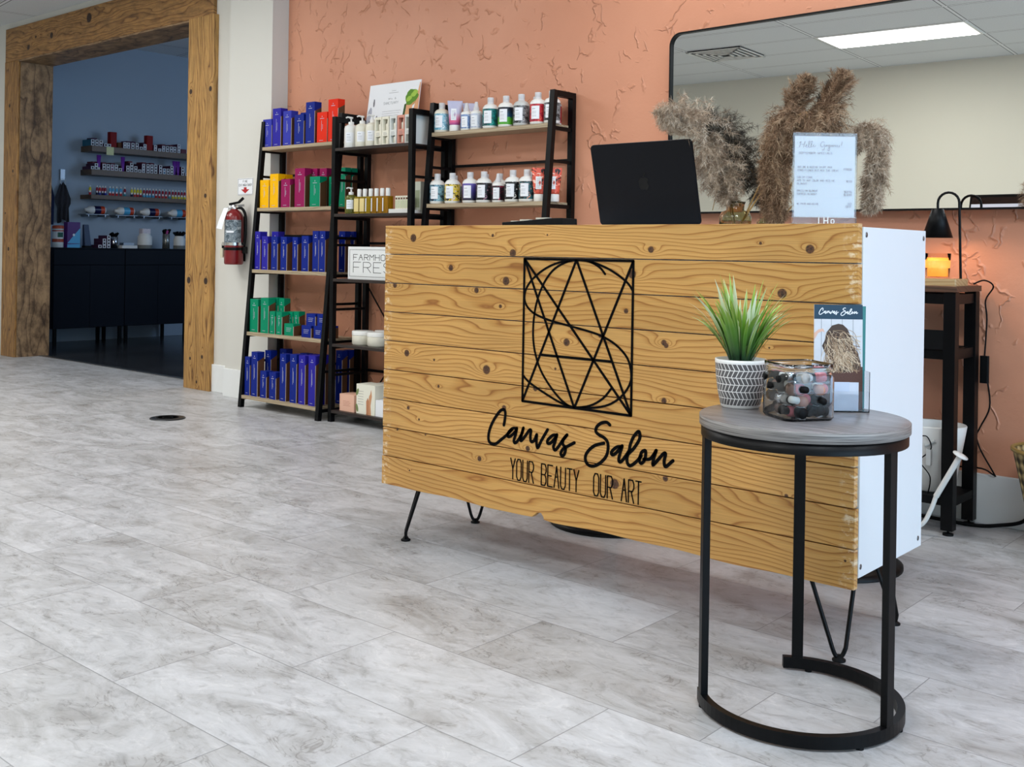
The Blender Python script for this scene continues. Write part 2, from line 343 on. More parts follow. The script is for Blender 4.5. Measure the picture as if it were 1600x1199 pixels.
# ------------------------------------------------------------------ room shell
WY, PY, BY = 4.02, 3.95, -2.42
PXL, PXR = -5.845, -5.400    # pilaster edges
AR = math.atan2(4.02-4.07, -1.2+5.40)    # the accent wall runs very slightly out of square
H = 2.80
GR = math.radians(-7.9)
def struct(name, mb, m, parent=None, bev=0): 
    o = mb.build(name, m, parent, bev)
    if not parent: o['kind'] = 'structure'
    return o
struct('floor', MB().box(-10.3, 6.5, -3.9, 4.225, -.05, 0), M['floor'])
struct('floor_backroom', MB().box(-10.2, -5.4, 4.235, 8.1, -.05, -.002), M['concrete'])
struct('trim_threshold', MB().box(-8.94, -6.38, 4.205, 4.25, -.01, .006), M['steel'], bev=.002)
struct('ceiling', MB().box(-10.3, 6.5, -3.9, WY+.1, H, H+.05), M['ceil'])
struct('ceiling_backroom', MB().box(-10.2, -5.4, 4.26, 8.1, 2.948, 3.0), M['ceil'])
wb = MB().box(-10.3, -9.10, WY, 4.23, 0, 2.95).box(-6.2, PXL-.001, WY, 4.23, 0, 2.95).box(-9.10, -6.2, WY, 4.23, 2.72, 2.95)
struct('wall_back', wb, M['wallwhite'])
struct('wall_pilaster', MB().box(PXL, PXR, PY, 4.23, 0, H), M['wallwhite'])
struct('wall_accent', MB().box(0, 11.95, 0, .12, 0, H, 0, T(-5.40, 4.07, 0) @ RZ(AR)), M['stucco'])
struct('wall_front', MB().box(-6.3, 11, -.12, 0, 0, H, 0, T(-4.54, -2.12, 0) @ RZ(GR)), M['wallbeige'])
struct('wall_left', MB().box(-10.42, -10.3, -3.2, 4.23, 0, 2.95), M['wallwhite'])
# shop-front window wall on the right
ww = MB().box(6.5, 6.62, -3.9, -3.0, 0, H).box(6.5, 6.62, 3.8, WY+.12, 0, H).box(6.5, 6.62, -3.0, 3.8, 0, .25).box(6.5, 6.62, -3.0, 3.8, 2.65, H)
struct('wall_right', ww, M['wallwhite'])
wf = MB()
for y in (-3.0, -1.31, .38, 2.07, 3.76): wf.box(6.53, 6.59, y, y+.04, .25, 2.65)
wf.box(6.53, 6.59, -3.0, 3.8, .25, .29).box(6.53, 6.59, -3.0, 3.8, 2.61, 2.65)
win = struct('window_1', wf, M['black'])
for y in (-2.96, -1.27, .42, 2.11): MB().box(6.555, 6.561, y, y+1.65, .29, 2.61).build('pane', mat('window_glass', (250, 252, 252), .0, trans=1, ior=1.02), win)
struct('wall_backroom', MB().box(-10.24, -10.12, 4.23, 8.1, 0, 2.95), M['wallblue'])
struct('wall_backroom_end', MB().box(-10.24, -5.4, 8.1, 8.2, 0, 2.95), M['wallblue'])
struct('wall_backroom_right', MB().box(-5.5, -5.4, 4.26, 8.1, 0, 2.95), M['wallblue'])
struct('wall_backroom_inner', MB().box(-10.12, -9.12, 4.23, 4.29, 0, 2.95).box(-6.2, -5.5, 4.23, 4.29, 0, 2.95).box(-9.12, -6.2, 4.23, 4.29, 2.72, 2.95), M['wallblue'])
# baseboards
struct('baseboard_back', MB().box(.0, 11.9, -.016, 0, 0, .178, 0, T(-5.40, 4.07, 0) @ RZ(AR)), M['white'], bev=.003)
struct('baseboard_pilaster', MB().box(PXL, PXR+.014, PY-.016, PY, 0, .178).box(PXR, PXR+.014, PY, 4.055, 0, .178), M['white'], bev=.003)
struct('baseboard_left', MB().box(-6.08, PXL, WY-.016, WY, 0, .178), M['white'], bev=.003)
# timber door surround (opening X -8.947..-6.376, Z 0..2.468)
def zknots(o, L_): return [(k[1]-o[1], k[0]-o[0], k[2]) for k in L_]
dt = MB()
mw = wood('stained_pine_lintel', 3, [(-8.75, 2.55, .018), (-8.35, 2.60, .02), (-7.75, 2.66, .03), (-8.62, 2.62, .01)], **STAIN)
struct('trim_1', MB().box(-9.17, -6.10, 4.003-.01, WY, 2.468, 2.745), mw, bev=.003)
struct('trim_2', MB().box(-9.20, -8.947, 4.003, WY, 0, 2.474), wood('stained_pine_post_a', 5, [(2.1, -9.1, .012), (1.55, -9.02, .01), (.9, -9.08, .014), (1.2, -9.15, .008)], axis='z', **STAIN), bev=.003)
pr = MB().box(-6.376, -6.232, 3.985, WY, 0, 2.468).box(-6.229, -6.075, 3.985, WY, 0, 2.468)
struct('trim_3', pr, wood('stained_pine_post_b', 8, [(1.98, -6.34, .014), (1.98, -6.11, .014), (1.28, -6.15, .012), (.72, -6.33, .018), (.72, -6.13, .018), (.2, -6.3, .009), (.22, -6.16, .010), (.05, -6.22, .008)], axis='z', **dict(STAIN, light=(206, 158, 90), mid=(188, 138, 72), blotch=.35)), bev=.002)
rw = wood('stained_pine_reveal', 11, [], axis='z', **STAIN2)
struct('trim_4', MB().box(-8.963, -8.94, 4.02, 4.295, 0, 2.468), wood('stained_pine_reveal_left', 12, [], axis='z', **dict(STAIN2, freq=30)))
struct('trim_5', MB().box(-6.376, -6.35, 4.02, 4.295, 0, 2.468), rw)
struct('trim_6', MB().box(-8.94, -6.376, 4.0, 4.295, 2.455, 2.468+.02), wood('stained_pine_soffit', 14, [], axis='x', **STAIN2))

# ------------------------------------------------------------------ ceiling lights and register
def ceiling_light(x, y, label, power, col=(1, .985, .955)):
    t = thing('ceiling_light', label, 'ceiling light', (x, y, H), GR, 'recessed ceiling light panels')
    f = MB().box(-.61, .61, -.2875, -.268, -.008, 0).box(-.61, .61, .268, .2875, -.008, 0).box(-.61, -.59, -.268, .268, -.008, 0).box(.59, .61, -.268, .268, -.008, 0)
    f.build('frame', M['whiteplastic'], t)
    MB().box(-.59, .59, -.268, .268, -.004, -.001).build('diffuser', mat('lit_diffuser', (255, 255, 255), .5, emis=(250, 252, 255), estr=2.2), t)
    d = bpy.data.lights.new('panel_lamp', 'AREA'); d.shape = 'RECTANGLE'; d.size = 1.15; d.size_y = .5; d.energy = power; d.color = col
    o = bpy.data.objects.new('panel_lamp', d); COL.objects.link(o); o.parent = t; o.location = (0, 0, -.012)
def gridpos(i, j): c, s_ = math.cos(GR), math.sin(GR); return (-3.81+i*1.22*c-j*.575*s_, -.77+i*1.22*s_+j*.575*c)
ceiling_light(*gridpos(0, 0), 'lit white rectangular ceiling light panel reflected in the black framed mirror', 36)
ceiling_light(*gridpos(1, 7), 'lit ceiling light panel above and behind the reception desk', 20)
ceiling_light(*gridpos(2, 1), 'unseen ceiling light panel added overhead nearest the camera', 40)  # unseen panel, added for more light on front faces
ceiling_light(*gridpos(0, 4), 'unseen ceiling light panel added over the floor in front of the desk', 12)  # unseen, added to lift the general room light
ceiling_light(*gridpos(-2, 3), 'unseen ceiling light panel added in the middle of the left half of the room', 40)  # added out of view to brighten the left side
ceiling_light(*gridpos(3, 4), 'unseen ceiling light panel added near the shop front glass on the right', 40, (.82, .91, 1))  # unseen, added so the near right floor is brighter and cooler
ceiling_light(*gridpos(4, 7), 'unseen ceiling light panel added right of the black stand toward the shop front', 34, (.82, .91, 1))  # unseen, added to brighten baseboard and wall at the right
ceiling_light(*gridpos(-2, 5), 'unseen ceiling light panel added above the floor by the timber doorway', 24)  # unseen fill for the doorway wall and timber, added
ceiling_light(*gridpos(-4, 3), 'unseen ceiling light panel added farthest left outside the doorway', 26)  # added unseen fill for the far left end
t = thing('air_vent', 'square metal ceiling air vent with stepped louvres, seen in the mirror', 'air vent', (-5.35, -.54, H), GR)
v = MB()
for i, s_ in enumerate((.27, .22, .17, .12, .07)):
    w_ = .022; z0 = -.012-.002*i
    v.box(-s_, s_, -s_, -s_+w_, z0-.006, z0).box(-s_, s_, s_-w_, s_, z0-.006, z0).box(-s_, -s_+w_, -s_, s_, z0-.006, z0).box(s_-w_, s_, -s_, s_, z0-.006, z0)
v.build('louvres', M['whiteplastic'], t)
MB().box(-.26, .26, -.26, .26, -.010, 0).build('duct_opening', M['blacksoft'], t)

# ------------------------------------------------------------------ reception desk
DX, DY = -1.825, 2.6
desk = thing('reception_desk', 'pine plank fronted white reception desk on black hairpin legs with salon lettering', 'reception desk', (DX, DY, 0))
KN = [(-2.499,0.986,0.0130),(-2.075,0.943,0.0120),(-2.329,0.894,0.0100),(-2.100,0.860,0.0130),(-2.582,0.832,0.0090),(-2.219,0.828,0.0090),(-2.121,0.784,0.0060),(-2.521,0.615,0.0110),(-2.173,0.591,0.0140),(-1.869,0.694,0.0110),(-1.667,0.792,0.0070),(-1.649,0.892,0.0120),(-2.375,0.522,0.0050),(-2.156,0.995,0.0050),(-1.945,0.997,0.0030),(-2.396,0.603,0.0040),(-1.908,0.616,0.0040),(-2.100,0.484,0.0080),(-1.981,0.553,0.0080),(-1.752,0.720,0.0060),(-1.538,0.708,0.0070),(-1.542,0.563,0.0080),(-2.006,0.376,0.0080),(-1.534,0.360,0.0080),(-2.196,0.320,0.0080),(-1.696,0.321,0.0140),(-1.210,0.857,0.0120),(-1.357,0.715,0.0025),(-1.242,0.723,0.0025),(-1.264,0.475,0.0060),(-1.191,0.370,0.0050),(-1.041,0.244,0.0030),
      (-1.59,0.959,0.009),(-1.14,0.965,0.011),(-1.27,0.978,0.004),(-1.545,0.715,0.008),(-2.51,0.44,0.006),(-2.46,0.408,0.004),(-2.56,0.365,0.005),(-2.43,0.363,0.003),(-2.50,0.24,0.003)]
z0, z1, n = .178, 1.027, 9
hh = (z1-z0)/n
for i in range(n):
    a = z1-(i+1)*hh+.0014; b_ = z1-i*hh-.0014
    kk = [(k[0]-DX, k[1], k[2]*.82) for k in KN if a-.004 < k[1] < b_+.004]
    tint = rnd.uniform(-7, 7)
    pal = dict(light=(224+tint, 172+tint, 98+tint), mid=(208+tint, 152+tint, 78+tint), dark=(164, 104, 46), knotc=(112, 70, 40))
    xo0, xo1 = -.807+rnd.uniform(0, .004), .807-rnd.uniform(0, .004)
    mb = MB()
    if i < n-1: mb.box(xo0, xo1, 2.386-DY, 2.406-DY, a, b_)
    else:   # waney lower board with a broken knot notch
        pts = [(xo1, b_), (xo0, b_), (xo0, a)]
        xs = [xo0+(xo1-xo0)*k/40 for k in range(1, 40)]
        nx = -1.963-DX
        for x in xs:
            if abs(x-nx) > .03: pts.append((x, a+.002*math.sin(x*9)+.0015*math.sin(x*23)))
            elif abs(x-nx) < .021: pts += [(nx-.024, a+.001), (nx-.018, a+.006), (nx-.004, a+.017), (nx+.010, a+.018), (nx+.019, a+.008), (nx+.021, a)] if pts[-1][0] < nx-.03 else []
        pts.append((xo1, a)); mb.prism(pts, 2.386-DY, 2.406-DY)
    mb.build('plank', wood('pine_board', 20+i*7, kk, freq=76-(i % 3)*12, amp=10.5, worn=[-.80, .80], **pal), desk, bev=.0012)
# carcass, local coordinates
fy, ry = 2.408-DY, 2.80-DY
c = MB().box(.789, .807, fy, ry, .203, 1.018); c.build('side_panel', M['melamine'], desk, bev=.001)
c = MB().box(-.807, -.789, fy, ry, .203, 1.018); c.build('side_panel', M['melamine'], desk, bev=.001)
c = MB().box(-.789, .789, fy, ry, 1.000, 1.018).box(-.789, .789, fy, ry, .203, .221).box(-.789, .789, fy, fy+.012, .221, 1.0).box(-.789, .789, fy+.02, ry, .60, .618).box(-.009, .009, fy+.012, ry, .221, 1.0)
c.build('carcass', M['melamine'], desk, bev=.001)
for (y, z) in ((2.423, 1.000), (2.784, .998), (2.418, .228), (2.777, .226)):
    s = MB().lathe([(0, 0), (.0065, 0), (.0065, .0008), (0, .0008)], 14, M=T(.807, y-DY, z) @ RY(PI/2)).box(-.0045, .0045, -.0011, .0011, .0008, .0010, 1, M=T(.807, y-DY, z) @ RY(PI/2))
    s.build('screw_cap', [M['steel'], M['ink']], desk)
# hairpin legs
def hairpin(fx, fy_, sx, sy, single=False):
    m = MB(); f = Vector((fx-DX, fy_-DY, 0)); top = .203
    # mounting plate corner
    ax = f+Vector((-sx*.045, -sy*.045, top)); a = f+Vector((-sx*.078, -sy*-.006, top)); b = f+Vector((-sx*-.006, -sy*.078, top))
    dirv = (b-a).normalized()
    q = [a, f+Vector((-dirv.x*.016, -dirv.y*.016, .030)), f+Vector((-dirv.x*.009, -dirv.y*.009, .014)), f+Vector((0, 0, .009)), f+Vector((dirv.x*.009, dirv.y*.009, .014)), f+Vector((dirv.x*.016, dirv.y*.016, .030)), b]
    m.tube(q[:2]+smooth_pts(q[1:6], 3)[1:-1]+q[5:], .0052, 10)
    m.box(-.05, .05, -.05, .05, top-.004, top-.0005, M=T(f.x-sx*.047, f.y-sy*-.0-(.042 if sy > 0 else -.052), 0))
    leg = m.build('hairpin_leg', M['black'], desk)
    MB().lathe([(.0155, 0), (.016, .004), (.010, .008), (.007, .014), (0, .014)], 18, M=T(f.x, f.y, 0)).build('rubber_foot', M['blacksoft'], leg)
hairpin(-2.546, 2.418, -1, -1); hairpin(-1.063, 2.410, 1, -1); hairpin(-2.541, 2.745, -1, 1); hairpin(-1.065, 2.748, 1, 1)
# lettering on the boards
PYL = 2.3858-DY
LM = T(-DX, PYL, 0)
em = MB(); xl, xr, xm, zb, zt = -2.0285, -1.645, -1.8375, .512, .9275; w = .0070
for s in ([(xl, zt), (xr, zt)], [(xr, zt), (xr, zb)], [(xr, zb), (xl, zb)], [(xl, zb), (xl, zt)], [(xl, zt), (xr, zb)], [(xl, zt), (xm, zb)], [(xm, zt), (xl, zb)], [(xm, zt), (xr, zb)], [(xr, zt), (xm, zb)], [(-1.960, .652), (-1.713, .652)]):
    em.ribbon(s, w, .0016, 0, LM)
CURV = [[(-1.738,0.890),(-1.757,0.908),(-1.792,0.923),(-1.837,0.926),(-1.878,0.919),(-1.924,0.894),(-1.961,0.847),(-1.984,0.788),(-1.992,0.721),(-1.985,0.663),(-1.961,0.607),(-1.918,0.557),(-1.875,0.524),(-1.839,0.514),(-1.784,0.524),(-1.740,0.548),(-1.711,0.579)],
        [(-1.646,0.848),(-1.664,0.869),(-1.703,0.893),(-1.742,0.910),(-1.792,0.924),(-1.837,0.926),(-1.899,0.919),(-1.956,0.897),(-2.004,0.862),(-2.025,0.828),(-2.022,0.797),(-1.992,0.771),(-1.932,0.753),(-1.859,0.741),(-1.798,0.731),(-1.748,0.720),(-1.699,0.699),(-1.661,0.667),(-1.647,0.629),(-1.650,0.598),(-1.673,0.565),(-1.710,0.538),(-1.754,0.523),(-1.804,0.516),(-1.839,0.514),(-1.891,0.523),(-1.960,0.549),(-2.004,0.569),(-2.026,0.586)]]
for s in CURV: em.ribbon(smooth_pts(s, 4), w*.88, .0015, 0, LM)
em.build('emblem', M['ink'], desk)
SCRIPT = [[(-2.099,0.433),(-2.095,0.453),(-2.094,0.471),(-2.100,0.479),(-2.116,0.472),(-2.139,0.444),(-2.155,0.414),(-2.160,0.388),(-2.153,0.374),(-2.132,0.373),(-2.110,0.388),(-2.085,0.407),(-2.065,0.426)],[(-2.048,0.429),(-2.065,0.427),(-2.082,0.411),(-2.082,0.401),(-2.070,0.405),(-2.052,0.421),(-2.048,0.430),(-2.053,0.409),(-2.059,0.392),(-2.054,0.386),(-2.042,0.396),(-2.028,0.418),(-2.023,0.434),(-2.030,0.412),(-2.032,0.395),(-2.018,0.408),(-2.001,0.429),(-1.994,0.430),(-1.996,0.413),(-1.993,0.398),(-1.981,0.403),(-1.972,0.421),(-1.973,0.401),(-1.968,0.383),(-1.955,0.405),(-1.932,0.440)],[(-1.899,0.428),(-1.913,0.426),(-1.931,0.410),(-1.931,0.401),(-1.919,0.404),(-1.901,0.423),(-1.898,0.429),(-1.905,0.406),(-1.910,0.393),(-1.904,0.385),(-1.893,0.395),(-1.875,0.419),(-1.861,0.434),(-1.875,0.417),(-1.875,0.404),(-1.866,0.397),(-1.869,0.380),(-1.878,0.372),(-1.883,0.379),(-1.875,0.392),(-1.857,0.403),(-1.835,0.415)],[(-1.714,0.479),(-1.725,0.485),(-1.743,0.481),(-1.758,0.469),(-1.761,0.456),(-1.751,0.448),(-1.733,0.442),(-1.721,0.431),(-1.719,0.413),(-1.724,0.394),(-1.738,0.377),(-1.756,0.364),(-1.775,0.358),(-1.791,0.364),(-1.796,0.381),(-1.785,0.400),(-1.763,0.417),(-1.733,0.427)],[(-1.673,0.425),(-1.690,0.422),(-1.707,0.407),(-1.705,0.399),(-1.694,0.404),(-1.677,0.422),(-1.672,0.427),(-1.679,0.406),(-1.683,0.388),(-1.678,0.383),(-1.668,0.392),(-1.650,0.417),(-1.646,0.434),(-1.636,0.456),(-1.622,0.472),(-1.616,0.469),(-1.617,0.452),(-1.635,0.425),(-1.652,0.408),(-1.656,0.390),(-1.649,0.378),(-1.637,0.382),(-1.620,0.397),(-1.614,0.406),(-1.609,0.419),(-1.598,0.425),(-1.596,0.415),(-1.600,0.399),(-1.610,0.389),(-1.616,0.397),(-1.610,0.410)],[(-1.602,0.401),(-1.582,0.405),(-1.570,0.419),(-1.563,0.430),(-1.570,0.409),(-1.573,0.390),(-1.558,0.405),(-1.540,0.425),(-1.534,0.424),(-1.538,0.406),(-1.536,0.393),(-1.530,0.393),(-1.518,0.404),(-1.511,0.410)]]
sm = MB()
for s in SCRIPT: sm.ribbon(smooth_pts(s, 4), .0090, .0016, 0, LM)
sm.build('script_lettering', M['ink'], desk)
for wd_, x_, tl_ in (('YOUR BEAUTY', -2.070, .252), ('OUR ART', -1.766, .157)):
    tm = MB(); text(tm, wd_, x_, .279, .0605, .0034, .0012, 0, LM, total=tl_); tm.build('tagline_lettering', M['ink'], desk)

# ------------------------------------------------------------------ mirror
t = thing('wall_mirror', 'long black framed rounded corner mirror on the terracotta wall', 'mirror', (-2.578, 4.001, 1.122), math.radians(-2.0))
W_, H_ = 1.85, .79
outer = rrect(0, W_, 0, H_, .055, 8); inner = rrect(.007, W_-.007, .007, H_-.007, .049, 8)
f = MB(); no = len(outer); vs = [(p[0], y, p[1]) for y in (-.012, .018) for p in outer]+[(p[0], y, p[1]) for y in (-.012, .002) for p in inner]
fs = []
for i in range(no):
    j = (i+1) % no
    fs += [(i, no+i, no+j, j), (i, j, 2*no+j, 2*no+i), (2*no+i, 2*no+j, 3*no+j, 3*no+i)]
fs.append(list(range(no, 2*no)))
f.add(vs, fs).build('frame', M['black'], t)
MB().add([(p[0], 0, p[1]) for p in inner], [list(range(no))]).build('glass', mat('mirror_silver', (228, 230, 228), 0.0, metal=1), t)
MB().box(.2, .3, .010, .0255, H_-.12, H_-.06).box(W_-.3, W_-.2, .018, .073, H_-.12, H_-.06).build('wall_bracket', M['black'], t)

# ------------------------------------------------------------------ ladder shelves
shelfwood = wood('grey_oak_shelf_board', 41, [], light=(190, 172, 142), mid=(176, 156, 126), dark=(146, 124, 96), knotc=(120, 90, 60), freq=60, amp=4, rough=.5)
def shelf_unit(label, x0, x1, leaning, zs, h, wood_m, thick=.02):
    t = thing('ladder_shelf' if leaning else 'shelf_unit', label, 'shelf', ((x0+x1)/2, 4.035, 0))
    hw = (x1-x0)/2; B = .028
    yf0 = 3.745-4.035; yf1 = (3.745+.139-4.035) if leaning else 3.785-4.035
    if not leaning: yf0 = yf1
    yr = -.004
    fy = lambda z: yf0+(yf1-yf0)*z/h
    for sx in (-1, 1):
        x = sx*(hw-B/2)
        MB().bar((x, fy(0)-.0, 0), (x, fy(h), h), B, .026).build('front_post', M['black'], t)
        MB().bar((x, yr-B/2+.004, 0), (x, yr-B/2+.004, h), B, .026).build('rear_post', M['black'], t)
        MB().box(x-B/2, x+B/2, fy(h)+.013, yr-B+.005, h-.028, h).build('top_rail', M['black'], t)
        for z in zs: MB().box(x-.008, x+.008, fy(z)+.013, yr-B+.005, z-.030, z-.012).build('side_rail', M['black'], t)
        for z in [(zs[k]+zs[k+1])/2 for k in range(len(zs)-1)]: MB().box(x-.006, x+.006, fy(z)+.013, yr-B+.005, z+.0, z+.014).build('side_rail', M['black'], t)
    for k in (0, 1, 3) if leaning else (1, 3): MB().box(-hw+B, hw-B, yr-.012, yr-.002, (zs[k]+zs[k+1])/2-.007+.02, (zs[k]+zs[k+1])/2+.007+.02).build('back_brace', M['black'], t)
    if not leaning:
        MB().bar((-hw+B, yr-.006, zs[2]-.05), (hw-B, yr-.006, zs[4]), .006).build('cross_brace', M['black'], t); MB().bar((hw-B, yr-.013, zs[2]-.05), (-hw+B, yr-.013, zs[4]), .006).build('cross_brace', M['black'], t)
    for z in zs:
        MB().box(-hw+B*.7 if leaning else -hw+B, hw-B*.7 if leaning else hw-B, fy(z)-.013, yr-B if leaning else yr-.02, z-thick, z).build('shelf_board', wood_m, t, bev=.001)
    return t
Z1 = [1.547, 1.182, .815, .445, .073]
Z2 = [1.494, 1.136, .783, .428, .066]
darkboard = mat('dark_brown_board', (44, 34, 30), .45, var=.15, bscale=12)
shelf_unit('left black ladder shelf with oak boards holding blue, red, yellow and green cartons', -5.387, -4.640, True, Z1, 1.702, shelfwood)
shelf_unit('middle straight black shelf unit with dark boards and white skincare bottles', -4.605, -3.970, False, Z2, 1.668, darkboard, .016)
shelf_unit('right black ladder shelf with two oak boards of shampoo bottles showing', -3.945, -3.125, True, Z1, 1.702, shelfwood)

# ------------------------------------------------------------------ cartons on the left ladder shelf
CC = {'b': ((12, 36, 130), 'dark blue'), 'v': ((42, 36, 152), 'violet-blue'), 'l': ((52, 58, 164), 'light indigo'), 'r': ((226, 44, 16), 'orange-red'), 'y': ((246, 184, 0), 'yellow'), 'm': ((146, 22, 84), 'magenta'), 'g': ((0, 136, 98), 'green')}
def carton(x, y, w, h, z, c, label, group, d=.05, printed=True):
    rgb, _ = CC[c]
    mc = mat('carton_'+c, rgb, .5, spec=.2, var=.03, bscale=20)
    mb = MB(); x0, x1 = -w/2, w/2; k1 = h-.22*min(h, .24); k2 = h-.12*min(h, .24)
    # front, left, back, top, bottom in the carton colour; right side kraft with coloured slanted flap
    mb.add([(x0,0,0),(x1,0,0),(x1,0,h),(x0,0,h)], [(0,1,2,3)], 0)
    mb.add([(x0,0,0),(x0,d,0),(x0,d,h),(x0,0,h)], [(0,3,2,1)], 0)
    mb.add([(x0,d,0),(x1,d,0),(x1,d,h),(x0,d,h)], [(0,3,2,1)], 0)
    mb.add([(x0,0,h),(x1,0,h),(x1,d,h),(x0,d,h)], [(0,1,2,3)], 0); mb.add([(x0,0,0),(x1,0,0),(x1,d,0),(x0,d,0)], [(0,3,2,1)], 0)
    mb.add([(x1,0,0),(x1,.004,0),(x1,.004,k1),(x1,0,k1)], [(0,1,2,3)], 2)
    mb.add([(x1,.004,0),(x1,d,0),(x1,d,k2),(x1,.004,k1)], [(0,1,2,3)], 1)
    mb.add([(x1,0,k1),(x1,.004,k1),(x1,d,k2),(x1,d,h),(x1,0,h)], [(0,1,2,3,4)], 0)
    if printed and h > .1:
        lh = h*.34; zz = h*.38
        for q in range(2): mb.box(-w*.06+q*w*.10, -w*.06+q*w*.10+.0022, -.0004, 0, zz+q*.01, zz+lh-q*.02, 3)
        mb.prism([(-.004, h-.028), (.004, h-.028), (0, h-.020)], -.0004, 0, 3); mb.box(-w*.2, w*.2, -.0004, 0, h-.038, h-.035, 3); mb.box(-w*.25, w*.12, -.0004, 0, .012, .0145, 3)
    elif printed:
        for q in range(3): mb.box(-w*.28, w*.28-q*.004, -.0004, 0, h*.62-q*.009, h*.62-q*.009+.0022, 3)
    o = mb.build('product_carton', [mc, M['kraft'], M['pale_edge'], M['foil']], loc=(x, y, z))
    tag(o, label, 'carton', group); return o
SN = ['top', 'second', 'third', 'fourth', 'bottom']
ROWS = [
 # shelf, [(colour, x, y, w, top z)], tall/short handled by size
 (0, [('l',-5.338,3.877,.085,1.715),('v',-5.246,3.877,.078,1.774),('l',-5.145,3.877,.076,1.752),('b',-5.033,3.877,.086,1.722),('b',-4.931,3.877,.079,1.787),('r',-4.823,3.877,.088,1.721),('r',-4.727,3.877,.083,1.787)],
     [('b',-5.062,3.935,.066,1.742)]),
 (1, [('y',-5.316,3.847,.085,1.349),('y',-5.221,3.847,.081,1.382),('m',-5.111,3.847,.084,1.348),('m',-4.979,3.847,.090,1.406),('g',-4.841,3.847,.089,1.354)],
     [('y',-5.216,3.903,.077,1.381),('m',-4.925,3.903,.066,1.406),('m',-4.838,3.903,.062,1.404),('g',-4.755,3.903,.060,1.353)]),
 (2, [('v',-5.334,3.817,.053,1.041),('v',-5.262,3.817,.058,1.013),('b',-5.169,3.817,.058,1.011),('b',-5.080,3.817,.056,1.011),('b',-4.975,3.817,.045,1.009),('b',-4.883,3.817,.061,1.016),('b',-4.789,3.817,.052,1.044),('b',-4.731,3.817,.052,1.044)],
     [('v',-5.245,3.877,.062,1.042),('b',-4.866,3.877,.05,1.016),('b',-4.765,3.877,.06,1.043)]),
 (3, [('g',-5.316,3.787,.078,.64),('g',-5.213,3.787,.074,.651),('g',-5.138,3.787,.049,.576),('g',-5.073,3.787,.052,.576),('g',-4.981,3.787,.082,.513),('b',-4.822,3.787,.083,.512),('b',-4.717,3.787,.077,.514)],
     [('g',-5.192,3.845,.055,.652),('g',-5.130,3.845,.052,.65),('g',-5.049,3.845,.053,.577),('g',-4.990,3.845,.050,.58),('b',-4.80,3.845,.08,.512),('b',-4.706,3.845,.078,.514)]),
 (4, [('b',-5.330,3.756,.048,.299),('b',-5.261,3.756,.058,.333),('b',-5.173,3.756,.057,.228),('b',-5.084,3.756,.060,.229),('b',-4.989,3.756,.054,.341),('b',-4.894,3.756,.058,.346),('v',-4.816,3.756,.056,.346),('v',-4.727,3.756,.059,.351)],
     [('b',-5.240,3.836,.055,.339),('b',-5.180,3.90,.060,.348),('b',-4.905,3.836,.06,.346),('v',-4.826,3.836,.058,.346),('v',-4.742,3.836,.063,.350)]),
]
for si, front, back in ROWS:
    z = Z1[si]
    for rown, rowl in (('front', front), ('rear', back)):
        for i, (c, x, y, w, top) in enumerate(rowl):
            hgt = top-z
            size = 'short' if hgt < .16 else ('tall' if hgt > .225 else 'medium')
            if si == 3 and hgt < .1: size = 'squat'
            pos = ORD[i+1]+' from the left in the '+rown+' row' if not (len(rowl) == 1) else 'alone in the '+rown+' row'
            carton(x, y, w, hgt, z, c, f'{size} {CC[c][1]} carton, {pos}, {SN[si]} shelf of left ladder shelf'.replace('in the front row, ', 'in front, ').replace('in the rear row, ', 'at rear, '), 'cartons on the left ladder shelf', d=.05 if rown == 'front' else .045)
for si, c, x, top, ys in ((1, 'g', -4.685, 1.403, (3.915, 3.965, 4.010)), (2, 'b', -4.690, 1.045, (3.925, 3.990)), (4, 'b', -4.700, .372, (3.925, 3.980))):
    for i, y in enumerate(ys): carton(x, y, .052, top-Z1[si], Z1[si], c, f'{CC[c][1]} carton, {ORD[i+1]} from the front in the right end column, {SN[si]} left ladder shelf', 'cartons on the left ladder shelf', d=.040)
# two squat cartons stacked on the fourth shelf
for i, x in enumerate((-4.787, -4.690)):
    carton(x, 3.79, .078, .068, (.512 if i == 0 else .514), 'b', ('left' if i == 0 else 'right')+' squat dark blue carton stacked on another, fourth shelf of left ladder shelf', 'cartons on the left ladder shelf')

# ------------------------------------------------------------------ bottles on the right ladder shelf
def label_mat(name, kind, c1, c2, c3=None):
    if name in CACHE: return CACHE[name]
    m, nt, b = new_mat(name); g = G(nt); X, Y, Z = g.xyz()
    c3 = c3 or c2
    if kind == 'grad': col = g.ramp(g.m('MULTIPLY', Z, 9.), [(.15, c1), (.5, c2), (.9, c3)])
    elif kind == 'split': col = g.ramp(g.m('ADD', g.m('MULTIPLY', Z, 9.), g.m('MULTIPLY', g.noise(g.vec(X, Y, Z), 90, 3), .35)), [(.0, c1), (.62, c1), (.64, c2), (.95, c3)])
    else: col = g.ramp(g.noise(g.vec(X, Y, g.m('MULTIPLY', Z, 1.3)), 34, 3, .6, 1.2), [(.42, c1), (.47, c2), (.58, c2), (.62, c3)])
    nt.links.new(col, b.inputs['Base Color']); b.inputs['Roughness'].default_value = .4
    CACHE[name] = m; return m
